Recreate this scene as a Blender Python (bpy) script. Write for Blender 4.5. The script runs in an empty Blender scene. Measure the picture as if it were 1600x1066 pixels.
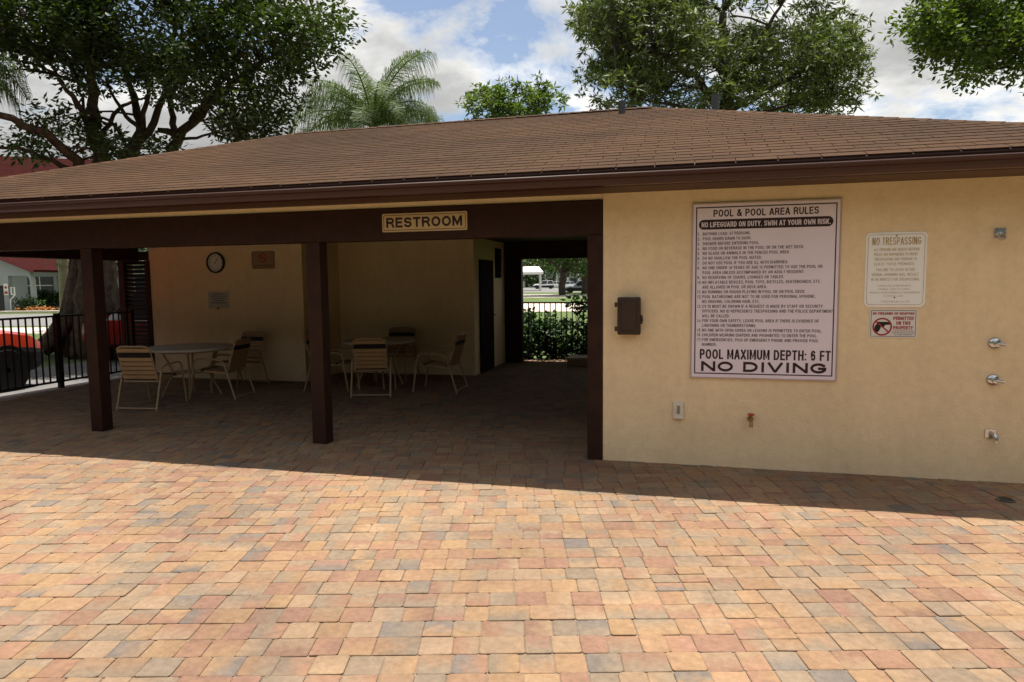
import bpy, bmesh, math, random
import numpy as np
from mathutils import Vector, Matrix
random.seed(7); RNG = np.random.default_rng(11)
S = bpy.context.scene
COL = S.collection
# ------------------------------------------------------------------ camera
YAW, PITCH, ROLL, EYE = math.radians(14.698), math.radians(5.027), math.radians(-0.5895), 1.62
fw = Vector((-math.sin(YAW)*math.cos(PITCH), math.cos(YAW)*math.cos(PITCH), -math.sin(PITCH)))
r0 = Vector((math.cos(YAW), math.sin(YAW), 0)); u0 = r0.cross(fw)
rt = r0*math.cos(ROLL) + u0*math.sin(ROLL); up = u0*math.cos(ROLL) - r0*math.sin(ROLL)
cd = bpy.data.cameras.new('camera'); cam = bpy.data.objects.new('camera', cd); COL.objects.link(cam)
cam.matrix_world = Matrix(((rt.x, up.x, -fw.x, 0), (rt.y, up.y, -fw.y, 0), (rt.z, up.z, -fw.z, EYE), (0, 0, 0, 1)))
cd.sensor_width = 36; cd.lens = 24.0; cd.clip_start = .05; cd.clip_end = 3000
S.camera = cam
# ------------------------------------------------------------------ light
SUN_EL, SUN_ROT = math.radians(81.3), math.radians(8)
SKY_STRENGTH, SUN_STRENGTH = .055, 5.0
sd = bpy.data.lights.new('sun', 'SUN'); sun = bpy.data.objects.new('sun', sd); COL.objects.link(sun)
sd.energy = SUN_STRENGTH; sd.angle = math.radians(.53); sd.color = (1, .95, .87)
sdir = Vector((math.sin(SUN_ROT)*math.cos(SUN_EL), math.cos(SUN_ROT)*math.cos(SUN_EL), math.sin(SUN_EL)))
sun.rotation_euler = (-sdir).to_track_quat('-Z', 'Y').to_euler(); sun.location = (0, 0, 30)
W = bpy.data.worlds.new('World'); S.world = W; W.use_nodes = True
def N(nt, typ, **kw):
    n = nt.nodes.new(typ)
    for k, v in kw.items():
        if k.startswith('i_'):
            key = k[2:]; key = int(key) if key.isdigit() else key.replace('_', ' ')
            n.inputs[key].default_value = v
        else: setattr(n, k, v)
    return n
def ramp(nt, stops, interp='LINEAR'):
    n = nt.nodes.new('ShaderNodeValToRGB'); e = n.color_ramp; e.interpolation = interp
    while len(e.elements) < len(stops): e.elements.new(.5)
    for el, (p, c) in zip(e.elements, stops):
        el.position = p; el.color = (*c, 1) if len(c) == 3 else c
    return n
def world():
    nt = W.node_tree; nt.nodes.clear(); L = nt.links.new
    out = N(nt, 'ShaderNodeOutputWorld'); bg = N(nt, 'ShaderNodeBackground'); bg.inputs[1].default_value = SKY_STRENGTH
    sky = N(nt, 'ShaderNodeTexSky', sky_type='NISHITA', sun_disc=False, sun_elevation=SUN_EL, sun_rotation=SUN_ROT, air_density=1.0, dust_density=1.6, ozone_density=1.0)
    tc = N(nt, 'ShaderNodeTexCoord'); sp = N(nt, 'ShaderNodeSeparateXYZ'); L(tc.outputs['Generated'], sp.inputs[0])
    mx = N(nt, 'ShaderNodeMath', operation='MAXIMUM', i_1=0.0); L(sp.outputs[2], mx.inputs[0])
    ad = N(nt, 'ShaderNodeMath', operation='ADD', i_1=.22); L(mx.outputs[0], ad.inputs[0])
    dx = N(nt, 'ShaderNodeMath', operation='DIVIDE'); dy = N(nt, 'ShaderNodeMath', operation='DIVIDE')
    L(sp.outputs[0], dx.inputs[0]); L(ad.outputs[0], dx.inputs[1]); L(sp.outputs[1], dy.inputs[0]); L(ad.outputs[0], dy.inputs[1])
    cb = N(nt, 'ShaderNodeCombineXYZ'); L(dx.outputs[0], cb.inputs[0]); L(dy.outputs[0], cb.inputs[1]); cb.inputs[2].default_value = 33.3
    n1 = N(nt, 'ShaderNodeTexNoise', i_Scale=1.55, i_Detail=11.0, i_Roughness=.60, i_Distortion=.25); L(cb.outputs[0], n1.inputs['Vector'])
    m1 = ramp(nt, [(.40, (.05, .05, .05)), (.475, (1, 1, 1))]); L(n1.outputs[0], m1.inputs[0])
    # inner shading of the clouds: bright rims, grey cores
    n2 = N(nt, 'ShaderNodeTexNoise', i_Scale=2.3, i_Detail=6.0, i_Roughness=.5); L(cb.outputs[0], n2.inputs['Vector'])
    mm = N(nt, 'ShaderNodeMath', operation='MULTIPLY_ADD', i_1=.55); L(n2.outputs[0], mm.inputs[0]); 
    ms = N(nt, 'ShaderNodeMath', operation='MULTIPLY', i_1=.75); L(n1.outputs[0], ms.inputs[0]); L(ms.outputs[0], mm.inputs[2])
    cc = ramp(nt, [(.53, (14.5, 14.2, 13.6)), (.60, (10.8, 10.7, 10.4)), (.70, (6.6, 6.6, 6.5)), (.84, (4.4, 4.4, 4.4))]); L(mm.outputs[0], cc.inputs[0])
    mix = N(nt, 'ShaderNodeMix', data_type='RGBA'); L(m1.outputs[0], mix.inputs[0]); sg = N(nt, 'ShaderNodeMix', data_type='RGBA', blend_type='MULTIPLY'); sg.inputs[0].default_value = 1; sg.inputs[7].default_value = (1.6, 1.6, 1.6, 1); L(sky.outputs[0], sg.inputs[6]); L(sg.outputs[2], mix.inputs[6]); L(cc.outputs[0], mix.inputs[7])
    L(mix.outputs[2], bg.inputs[0]); L(bg.outputs[0], out.inputs[0])
world()
S.view_settings.view_transform = 'Standard'; S.view_settings.look = 'None'; S.view_settings.exposure = 0.7; S.view_settings.gamma = 1
S.render.engine = 'CYCLES'
S.cycles.use_denoising = True; S.cycles.max_bounces = 8; S.cycles.diffuse_bounces = 3; S.cycles.glossy_bounces = 3
S.cycles.transmission_bounces = 4; S.cycles.transparent_max_bounces = 6; S.cycles.caustics_reflective = False; S.cycles.caustics_refractive = False
S.cycles.sample_clamp_indirect = 6

# ------------------------------------------------------------------ helpers
def pixel_ray(x, y): return rt*((x-800)/1067) - up*((y-533)/1067) + fw
FH = Vector((-math.sin(YAW), math.cos(YAW), 0))
def at(x, y, d):                       # a point seen at (x, y) and d metres ahead, used to survey real positions
    v = pixel_ray(x, y); return Vector((0, 0, EYE)) + v*(d/v.dot(FH))
def ground(x, y, z=0):
    v = pixel_ray(x, y); return Vector((0, 0, EYE)) + v*((z-EYE)/v.z)
def proj(P):
    v = Vector(P) - Vector((0, 0, EYE)); z = v.dot(fw)
    if z < .1: return None
    return 800+1067*v.dot(rt)/z, 533-1067*v.dot(up)/z

MATS = {}
def pm(name, col, rough=.65, metal=0., var=.12, vscale=6., bump=0., bscale=80., spec=.4, coat=0., tint=None):
    if name in MATS: return MATS[name]
    m = bpy.data.materials.new(name); m.use_nodes = True; nt = m.node_tree; L = nt.links.new
    b = nt.nodes['Principled BSDF']; b.inputs['Roughness'].default_value = rough; b.inputs['Metallic'].default_value = metal
    b.inputs['Specular IOR Level'].default_value = spec; b.inputs['Coat Weight'].default_value = coat
    g = N(nt, 'ShaderNodeNewGeometry')
    n = N(nt, 'ShaderNodeTexNoise', i_Scale=vscale, i_Detail=5.0, i_Roughness=.6); L(g.outputs['Position'], n.inputs['Vector'])
    c2 = tint or [c*(1-var) for c in col]; c1 = [min(1, c*(1+var)) for c in col] if not tint else col
    r = ramp(nt, [(.3, c2), (.7, c1)]); L(n.outputs[0], r.inputs[0]); L(r.outputs[0], b.inputs['Base Color'])
    if bump:
        n2 = N(nt, 'ShaderNodeTexNoise', i_Scale=bscale, i_Detail=4.0); L(g.outputs['Position'], n2.inputs['Vector'])
        bp = N(nt, 'ShaderNodeBump', i_Strength=bump, i_Distance=.01); L(n2.outputs[0], bp.inputs['Height']); L(bp.outputs[0], b.inputs['Normal'])
    MATS[name] = m; return m
def attr_mat(name, rough, bump=.3, bscale=140., vscale=40., var=.22, stain=None, two=False):
    m = bpy.data.materials.new(name); m.use_nodes = True; nt = m.node_tree; L = nt.links.new
    b = nt.nodes['Principled BSDF']; b.inputs['Roughness'].default_value = rough; b.inputs['Specular IOR Level'].default_value = .12
    a = N(nt, 'ShaderNodeVertexColor', layer_name='Col'); g = N(nt, 'ShaderNodeNewGeometry')
    n = N(nt, 'ShaderNodeTexNoise', i_Scale=vscale, i_Detail=6.0, i_Roughness=.65); L(g.outputs['Position'], n.inputs['Vector'])
    r = ramp(nt, [(.28, [1-var]*3), (.72, [1+var]*3)]); L(n.outputs[0], r.inputs[0])
    mx = N(nt, 'ShaderNodeMix', data_type='RGBA', blend_type='MULTIPLY'); mx.inputs[0].default_value = 1; L(a.outputs[0], mx.inputs[6]); L(r.outputs[0], mx.inputs[7])
    last = mx.outputs[2]
    if two:
        a2 = N(nt, 'ShaderNodeVertexColor', layer_name='Col2'); at_ = N(nt, 'ShaderNodeAttribute', attribute_name='blend')
        nb_ = N(nt, 'ShaderNodeTexNoise', i_Scale=17.0, i_Detail=4.0, i_Roughness=.6); L(g.outputs['Position'], nb_.inputs['Vector'])
        ma = N(nt, 'ShaderNodeMath', operation='MULTIPLY_ADD', i_1=1.5, i_2=-.75); L(nb_.outputs[0], ma.inputs[0])
        sm_ = N(nt, 'ShaderNodeMath', operation='ADD'); L(ma.outputs[0], sm_.inputs[0]); L(at_.outputs['Fac'], sm_.inputs[1])
        rr_ = ramp(nt, [(.10, (0, 0, 0)), (.90, (1, 1, 1))]); L(sm_.outputs[0], rr_.inputs[0])
        mt_ = N(nt, 'ShaderNodeMix', data_type='RGBA'); L(rr_.outputs[0], mt_.inputs[0]); L(a.outputs[0], mt_.inputs[6]); L(a2.outputs[0], mt_.inputs[7]); L(mt_.outputs[2], mx.inputs[6])
    if stain:
        n3 = N(nt, 'ShaderNodeTexNoise', i_Scale=stain, i_Detail=4.0); L(g.outputs['Position'], n3.inputs['Vector'])
        r3 = ramp(nt, [(.35, (.80, .80, .82)), (.6, (1.06, 1.05, 1.02))]); L(n3.outputs[0], r3.inputs[0])
        m3 = N(nt, 'ShaderNodeMix', data_type='RGBA', blend_type='MULTIPLY'); m3.inputs[0].default_value = 1; L(last, m3.inputs[6]); L(r3.outputs[0], m3.inputs[7]); last = m3.outputs[2]
    L(last, b.inputs['Base Color'])
    n2 = N(nt, 'ShaderNodeTexNoise', i_Scale=bscale, i_Detail=5.0); L(g.outputs['Position'], n2.inputs['Vector'])
    bp = N(nt, 'ShaderNodeBump', i_Strength=bump, i_Distance=.004); L(n2.outputs[0], bp.inputs['Height']); L(bp.outputs[0], b.inputs['Normal'])
    MATS[name] = m; return m
def leaf_mat(name, dark, light, trans=.3, rough=.55):
    m = bpy.data.materials.new(name); m.use_nodes = True; nt = m.node_tree; L = nt.links.new; nt.nodes.clear()
    out = N(nt, 'ShaderNodeOutputMaterial'); b = N(nt, 'ShaderNodeBsdfPrincipled'); t = N(nt, 'ShaderNodeBsdfTranslucent'); mix = N(nt, 'ShaderNodeMixShader', i_0=trans)
    b.inputs['Roughness'].default_value = rough; b.inputs['Specular IOR Level'].default_value = .3
    g = N(nt, 'ShaderNodeNewGeometry'); r = ramp(nt, [(0, dark), (.7, light), (1, [c*1.5 for c in light])]); L(g.outputs['Random Per Island'], r.inputs[0])
    L(r.outputs[0], b.inputs['Base Color'])
    h = N(nt, 'ShaderNodeMix', data_type='RGBA', blend_type='MULTIPLY'); h.inputs[0].default_value = 1; h.inputs[7].default_value = (1.25, 1.35, .5, 1); L(r.outputs[0], h.inputs[6]); L(h.outputs[2], t.inputs[0])
    L(b.outputs[0], mix.inputs[1]); L(t.outputs[0], mix.inputs[2]); L(mix.outputs[0], out.inputs[0])
    MATS[name] = m; return m

class MB:
    def __init__(s): s.v = []; s.f = []; s.c = None
    def add(s, vs, fs):
        o = len(s.v); s.v += [tuple(p) for p in vs]; s.f += [tuple(o+i for i in f) for f in fs]; return s
    def box(s, x0, x1, y0, y1, z0, z1):
        return s.add([(x0,y0,z0),(x1,y0,z0),(x1,y1,z0),(x0,y1,z0),(x0,y0,z1),(x1,y0,z1),(x1,y1,z1),(x0,y1,z1)],
                     [(0,3,2,1),(4,5,6,7),(0,1,5,4),(1,2,6,5),(2,3,7,6),(3,0,4,7)])
    def obox(s, o, ax, ay, az):        # box from corner with three edge vectors
        o, ax, ay, az = map(Vector, (o, ax, ay, az))
        return s.add([o, o+ax, o+ax+ay, o+ay, o+az, o+ax+az, o+ax+ay+az, o+ay+az], [(0,3,2,1),(4,5,6,7),(0,1,5,4),(1,2,6,5),(2,3,7,6),(3,0,4,7)])
    def tube(s, pts, r, n=8, caps=True):
        pts = [Vector(p) for p in pts]; rs = r if isinstance(r, (list, tuple)) else [r]*len(pts)
        o = len(s.v); ref = None
        for i, p in enumerate(pts):
            t = (pts[min(i+1, len(pts)-1)] - pts[max(i-1, 0)]).normalized()
            if ref is None: ref = t.orthogonal().normalized()
            ref = (ref - t*ref.dot(t)).normalized(); b = t.cross(ref)
            for k in range(n):
                a = 2*math.pi*k/n; s.v.append(tuple(p + (ref*math.cos(a) + b*math.sin(a))*rs[i]))
        for i in range(len(pts)-1):
            for k in range(n):
                a, b2 = o+i*n+k, o+i*n+(k+1) % n; s.f.append((a, b2, b2+n, a+n))
        if caps: s.f.append(tuple(o+k for k in reversed(range(n)))); s.f.append(tuple(o+(len(pts)-1)*n+k for k in range(n)))
        return s
    def prism(s, prof, axis, a, b):    # profile in the other two axes, extruded along axis
        n = len(prof)
        def P(u, v, w): return (w, u, v) if axis == 'x' else (u, w, v) if axis == 'y' else (u, v, w)
        s.add([P(u, v, a) for u, v in prof] + [P(u, v, b) for u, v in prof],
              [tuple(range(n))[::-1], tuple(range(n, 2*n))] + [(i, (i+1) % n, (i+1) % n+n, i+n) for i in range(n)]); return s
    def lathe(s, prof, c, axis=(0, -1, 0), n=24):   # prof of (radius, along)
        c = Vector(c); ax = Vector(axis).normalized(); e = ax.orthogonal().normalized(); g = ax.cross(e); o = len(s.v)
        for r, h in prof:
            for k in range(n):
                a = 2*math.pi*k/n; s.v.append(tuple(c + ax*h + (e*math.cos(a)+g*math.sin(a))*r))
        for i in range(len(prof)-1):
            for k in range(n):
                a, b = o+i*n+k, o+i*n+(k+1) % n; s.f.append((a, b, b+n, a+n))
        s.f.append(tuple(o+k for k in reversed(range(n)))); s.f.append(tuple(o+(len(prof)-1)*n+k for k in range(n)))
        return s
    def mesh(s, name):
        me = bpy.data.meshes.new(name); me.from_pydata(s.v, [], s.f); me.update(); return me
    def build(s, name, mat, parent=None, smooth=False, bevel=0., fix=True):
        me = s.mesh(name)
        if fix:
            bm = bmesh.new(); bm.from_mesh(me); bmesh.ops.recalc_face_normals(bm, faces=bm.faces); bm.to_mesh(me); bm.free()
        o = bpy.data.objects.new(name, me); COL.objects.link(o); me.materials.append(mat)
        if parent: o.parent = parent
        if smooth:
            me.polygons.foreach_set('use_smooth', [True]*len(me.polygons))
            if smooth == 'auto':
                md = o.modifiers.new('edges', 'EDGE_SPLIT'); md.split_angle = math.radians(40)
        if bevel:
            md = o.modifiers.new('bevel', 'BEVEL'); md.width = bevel; md.segments = 2; md.limit_method = 'ANGLE'
        return o
def tag(o, label=None, cat=None, group=None, kind=None):
    if label: o['label'] = label
    if cat: o['category'] = cat
    if group: o['group'] = group
    if kind: o['kind'] = kind
    return o
def empty(name, loc=(0, 0, 0), rz=0, label=None, cat=None, group=None, kind=None):
    o = bpy.data.objects.new(name, None); COL.objects.link(o); o.location = loc; o.rotation_euler = (0, 0, rz); o.empty_display_size = .1
    return tag(o, label, cat, group, kind)
def copy_tree(o, parent=None):
    c = o.copy(); COL.objects.link(c); c.parent = parent
    for ch in o.children: copy_tree(ch, c)
    return c
def np_mesh(name, verts, quads, mat, parent=None, cols=None, smooth=False):
    me = bpy.data.meshes.new(name); nv, nf = len(verts), len(quads); k = quads.shape[1]
    me.vertices.add(nv); me.vertices.foreach_set('co', np.ascontiguousarray(verts, dtype=np.float32).ravel())
    me.loops.add(nf*k); me.polygons.add(nf)
    me.loops.foreach_set('vertex_index', quads.astype(np.int32).ravel())
    me.polygons.foreach_set('loop_start', np.arange(0, nf*k, k, dtype=np.int32)); me.polygons.foreach_set('loop_total', np.full(nf, k, dtype=np.int32))
    me.update(calc_edges=True); me.validate()
    if cols is not None:
        a = me.color_attributes.new('Col', 'FLOAT_COLOR', 'POINT'); a.data.foreach_set('color', np.ascontiguousarray(np.c_[cols, np.ones(nv)], dtype=np.float32).ravel())
    me.materials.append(mat)
    o = bpy.data.objects.new(name, me); COL.objects.link(o); o.parent = parent
    return o

# lettering: every glyph is a set of strokes of even width, fitted into a box (x0..x1, z0..z1) on a plane facing -Y
def _arc(cx, cy, rx, ry, a0, a1, n=9): return [(cx+rx*math.cos(math.radians(a0+(a1-a0)*i/n)), cy+ry*math.sin(math.radians(a0+(a1-a0)*i/n))) for i in range(n+1)]
_S = _arc(.5, .75, .48, .25, 25, 270, 10)[:-1] + _arc(.5, .26, .5, .26, 90, -155, 11)
GLYPH = {
 'A': (.72, [[(0, 0), (.44, 1), (.56, 1), (1, 0)], [(.2, .30), (.8, .30)]]), 'B': (.66, [[(0, 0), (0, 1), (.55, 1)]+_arc(.62, .77, .3, .23, 80, -90, 6)+[(.0, .54)], [(.3, .54), (.65, .54)]+_arc(.68, .27, .32, .27, 90, -90, 6)[1:]+[(0, 0)]]),
 'C': (.70, [_arc(.52, .5, .52, .5, 42, 318, 14)]), 'D': (.70, [[(0, 0), (0, 1), (.45, 1)]+_arc(.45, .5, .55, .5, 80, -80, 9)+[(.45, 0), (0, 0)]]), 'E': (.58, [[(1, 1), (0, 1), (0, 0), (1, 0)], [(0, .52), (.9, .52)]]), 'F': (.55, [[(1, 1), (0, 1), (0, 0)], [(0, .5), (.88, .5)]]),
 'G': (.74, [_arc(.52, .5, .52, .5, 42, 335, 14)+[(1, .46), (.58, .46)]]), 'H': (.68, [[(0, 0), (0, 1)], [(1, 0), (1, 1)], [(0, .52), (1, .52)]]), 'I': (.16, [[(.5, 0), (.5, 1)]]), 'J': (.52, [[(1, 1), (1, .3)]+_arc(.5, .28, .5, .28, 0, -180, 7)]),
 'K': (.68, [[(0, 0), (0, 1)], [(1, 1), (.05, .40)], [(.34, .60), (1, 0)]]), 'L': (.54, [[(0, 1), (0, 0), (1, 0)]]), 'M': (.82, [[(0, 0), (0, 1), (.06, 1), (.5, .12), (.94, 1), (1, 1), (1, 0)]]), 'N': (.70, [[(0, 0), (0, 1), (.06, 1), (.94, 0), (1, 0), (1, 1)]]),
 'O': (.76, [_arc(.5, .5, .5, .5, 90, 450, 18)]), 'P': (.64, [[(0, 0), (0, 1), (.6, 1)]+_arc(.64, .735, .36, .265, 80, -90, 6)+[(0, .47)]]), 'Q': (.76, [_arc(.5, .5, .5, .5, 90, 450, 18), [(.6, .28), (1, -.04)]]), 'R': (.68, [[(0, 0), (0, 1), (.6, 1)]+_arc(.62, .75, .34, .25, 80, -90, 6)+[(0, .5)], [(.56, .5), (.74, .42), (.92, .12), (1, 0)]]),
 'S': (.66, [_S]), 'T': (.62, [[(0, 1), (1, 1)], [(.5, 1), (.5, 0)]]), 'U': (.68, [[(0, 1), (0, .34)]+_arc(.5, .34, .5, .34, 180, 360, 8)+[(1, 1)]]), 'V': (.70, [[(0, 1), (.46, 0), (.54, 0), (1, 1)]]), 'W': (.98, [[(0, 1), (.22, 0), (.28, 0), (.5, .95), (.72, 0), (.78, 0), (1, 1)]]),
 'X': (.68, [[(0, 1), (1, 0)], [(0, 0), (1, 1)]]), 'Y': (.68, [[(0, 1), (.5, .42), (1, 1)], [(.5, .45), (.5, 0)]]), 'Z': (.62, [[(0, 1), (1, 1), (0, 0), (1, 0)]]),
 '0': (.58, [_arc(.5, .5, .5, .5, 90, 450, 16)]), '1': (.40, [[(.1, .78), (.55, 1), (.55, 0)]]), '2': (.56, [_arc(.5, .72, .5, .28, 165, -30, 9)+[(0, 0), (1, 0)]]), '3': (.56, [_arc(.48, .76, .46, .24, 150, -80, 8), _arc(.48, .27, .52, .27, 80, -150, 9)]), '4': (.60, [[(.72, 0), (.72, 1), (0, .28), (1, .28)]]),
 '5': (.56, [[(.92, 1), (.18, 1), (.08, .5)]+_arc(.48, .32, .52, .32, 115, -150, 10)]), '6': (.58, [_arc(.52, .62, .5, .38, 40, 180, 7)+[(.02, .3)]+_arc(.5, .31, .48, .31, 180, 520, 13)]), '7': (.56, [[(0, 1), (1, 1), (.35, 0)]]), '8': (.58, [_arc(.5, .76, .44, .24, -90, 270, 13), _arc(.5, .26, .5, .26, 90, 450, 13)]), '9': (.58, [_arc(.5, .69, .48, .31, 0, 340, 13), [(.98, .69), (.96, .4)]+_arc(.48, .38, .5, .38, 0, -140, 7)]),
 '&': (.76, [[(1, .0), (.22, .72)]+_arc(.45, .82, .24, .18, 200, -20, 8)+[(.16, .42)]+_arc(.38, .25, .38, .25, 160, 290, 6)+[(.78, .2), (.95, .46)]]), '.': (.16, [[(.5, 0), (.5, .02)]]), ',': (.18, [[(.6, .03), (.2, -.16)]]), ':': (.16, [[(.5, .02), (.5, .04)], [(.5, .62), (.5, .64)]]), ';': (.18, [[(.6, .03), (.2, -.16)], [(.5, .62), (.5, .64)]]), "'": (.14, [[(.5, 1), (.5, .8)]]), '-': (.36, [[(0, .4), (1, .4)]])}
_lay = [0]
def stroke_strip(pts, hw, closed=False):
    L_, R_ = [], []; n = len(pts)
    for i, p in enumerate(pts):
        a = pts[i-1] if i else (pts[-2] if closed else None); b = pts[i+1] if i < n-1 else (pts[1] if closed else None)
        ds = []
        for q0, q1 in ((a, p), (p, b)):
            if q0 is None or q1 is None: continue
            dx, dy = q1[0]-q0[0], q1[1]-q0[1]; l = math.hypot(dx, dy)
            if l > 1e-9: ds.append((-dy/l, dx/l))
        if len(ds) == 2:
            mx, my = ds[0][0]+ds[1][0], ds[0][1]+ds[1][1]; l2 = mx*mx+my*my
            if l2 < .35: k = 2/.35**.5/max(l2, 1e-6)**.5*.6; nx, ny = mx*k*.5, my*k*.5
            else: nx, ny = 2*mx/l2, 2*my/l2
        else: nx, ny = ds[0]
        L_.append((p[0]+nx*hw, p[1]+ny*hw)); R_.append((p[0]-nx*hw, p[1]-ny*hw))
    return L_, R_
def letters(mb, s, x0, z0, x1=None, z1=None, y=0., bold=.15, gap=.13, cond=None):
    """bold = stroke width as a share of the letter height"""
    H_ = z1-z0; t = bold*H_; s = s.upper()
    nat = sum((GLYPH[c][0]+gap+bold*.6) if c in GLYPH else .46 for c in s)-gap; k = (x1-x0)/nat; x = x0
    for c in s:
        if c not in GLYPH: x += .46*k; continue
        w, strokes = GLYPH[c]; ww = (w+bold*.6)*k; tt = min(t, ww*.42) if c not in '.,:;I' else min(t, ww*.9)
        for j, st in enumerate(strokes):
            P = []
            for u, v in st:
                q = (x+tt/2+u*(ww-tt), z0+t/2+v*(H_-t))
                if not P or abs(P[-1][0]-q[0])+abs(P[-1][1]-q[1]) > 1e-7: P.append(q)
            if c in '.:': P = [(P[0][0], P[0][1]-tt*.5), (P[0][0], P[0][1]+tt*.5)] if len(P) < 3 else P
            if len(P) < 2: continue
            closed = abs(P[0][0]-P[-1][0])+abs(P[0][1]-P[-1][1]) < 1e-7
            A, B = stroke_strip(P, tt/2, closed); n = len(P); yy = y-.00012*j
            # butt ends reach the letter's own top and foot
            if not closed and c not in '.:':
                for e, q in ((0, 1), (n-1, n-2)):
                    dx, dy = P[e][0]-P[q][0], P[e][1]-P[q][1]; l = math.hypot(dx, dy) or 1
                    ext = tt/2*(1 if abs(dy) > abs(dx)*.5 or abs(dx) > .9*l else .3)
                    for arr in (A, B): arr[e] = (arr[e][0]+dx/l*ext, arr[e][1]+dy/l*ext)
            mb.add([(u, yy, v) for u, v in A]+[(u, yy, v) for u, v in B], [(i, i+1, i+1+n, i+n) for i in range(n-1)])
        x += ww+gap*k
def rrect(x0, x1, z0, z1, r, n=5):
    pts = []
    for cx, cz, a0 in ((x1-r, z1-r, 0), (x0+r, z1-r, 90), (x0+r, z0+r, 180), (x1-r, z0+r, 270)):
        for i in range(n+1):
            a = math.radians(a0+90*i/n); pts.append((cx+r*math.cos(a), cz+r*math.sin(a)))
    return pts
def plate(name, mat, parent, x0, x1, z0, z1, r, y0, y1):
    return MB().prism(rrect(x0, x1, z0, z1, r), 'y', y0, y1).build(name, mat, parent)
def border(mb, x0, x1, z0, z1, r, t, y):
    a = rrect(x0, x1, z0, z1, r); b = rrect(x0+t, x1-t, z0+t, z1-t, max(r-t, .002)); n = len(a)
    mb.add([(u, y, v) for u, v in a]+[(u, y, v) for u, v in b], [(i, (i+1) % n, (i+1) % n+n, i+n) for i in range(n)])

# ------------------------------------------------------------------ materials
stucco = pm('stucco_cream', (.90, .71, .46), .85, var=.07, vscale=1.1, bump=.55, bscale=95, spec=.15)
def weather(m):
    nt = m.node_tree; L = nt.links.new; b = nt.nodes['Principled BSDF']; src = b.inputs['Base Color'].links[0].from_socket
    g = N(nt, 'ShaderNodeNewGeometry'); mp = N(nt, 'ShaderNodeMapping'); mp.inputs['Scale'].default_value = (5, 5, .55); L(g.outputs['Position'], mp.inputs[0])
    n = N(nt, 'ShaderNodeTexNoise', i_Scale=1.0, i_Detail=6.0, i_Roughness=.65); L(mp.outputs[0], n.inputs['Vector'])
    n5 = N(nt, 'ShaderNodeTexNoise', i_Scale=14.0, i_Detail=6.0, i_Roughness=.7); L(g.outputs['Position'], n5.inputs['Vector'])
    r = ramp(nt, [(.33, (.955, .95, .935)), (.55, (1.0, 1.0, 1.0))]); L(n.outputs[0], r.inputs[0])
    r5 = ramp(nt, [(.36, (.955, .95, .945)), (.6, (1.03, 1.03, 1.03))]); L(n5.outputs[0], r5.inputs[0])
    for q in (r, r5):
        mx = N(nt, 'ShaderNodeMix', data_type='RGBA', blend_type='MULTIPLY'); mx.inputs[0].default_value = 1; L(src, mx.inputs[6]); L(q.outputs[0], mx.inputs[7]); src = mx.outputs[2]
    L(src, b.inputs['Base Color'])
weather(stucco)
brown = pm('brown_paint', (.036, .0155, .0105), .6, var=.22, vscale=7, bump=.25, bscale=45, spec=.18)
brown_metal = pm('brown_gutter', (.052, .0165, .0145), .33, var=.1, vscale=4)
ceil_m = pm('ceiling_paint', (.040, .023, .014), .8, var=.1)
shingle_m = attr_mat('asphalt_shingle', .92, bump=.7, bscale=260, vscale=30, var=.22, stain=.45)
paver_m = attr_mat('concrete_paver', .88, bump=.7, bscale=160, vscale=26, var=.2, stain=.55, two=True)
sand = pm('joint_sand', (.20, .15, .105), .95, var=.3, vscale=20)
black = pm('black_metal', (.012, .012, .012), .4)
dark_wood = pm('dark_brown_door', (.018, .011, .008), .9, spec=.05)
white_m = pm('white_paint', (.78, .77, .74), .5, var=.04)
chrome = pm('chrome', (.62, .62, .62), .2, 1.0, var=.05)
brass = pm('brass', (.30, .19, .07), .35, .9, var=.2, vscale=40)
red_m = pm('red_paint', (.42, .02, .03), .4)
ink = pm('dark_ink', (.035, .014, .016), .6, var=.05)
bark = pm('grey_brown_bark', (.085, .060, .044), .95, var=.5, vscale=7, bump=1.0, bscale=14, spec=.1)
bark2 = pm('dark_bark', (.055, .042, .033), .9, var=.4, vscale=6, bump=.8, bscale=12)
ficus_l = leaf_mat('ficus_leaf', (.014, .026, .008), (.046, .072, .018), .25)
mango_l = leaf_mat('long_leaf', (.035, .055, .022), (.125, .155, .062), .28)
round_l = leaf_mat('fresh_leaf', (.034, .062, .013), (.105, .155, .036), .36)
palm_l = leaf_mat('palm_leaf', (.045, .080, .025), (.120, .165, .060), .3)
clusia_l = leaf_mat('glossy_hedge_leaf', (.010, .028, .008), (.040, .090, .022), .2, .55)
hedge_l = leaf_mat('hedge_leaf', (.020, .045, .010), (.06, .11, .025), .25)
flower_l = leaf_mat('orange_flower', (.28, .06, .015), (.42, .20, .07), .2)

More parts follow.
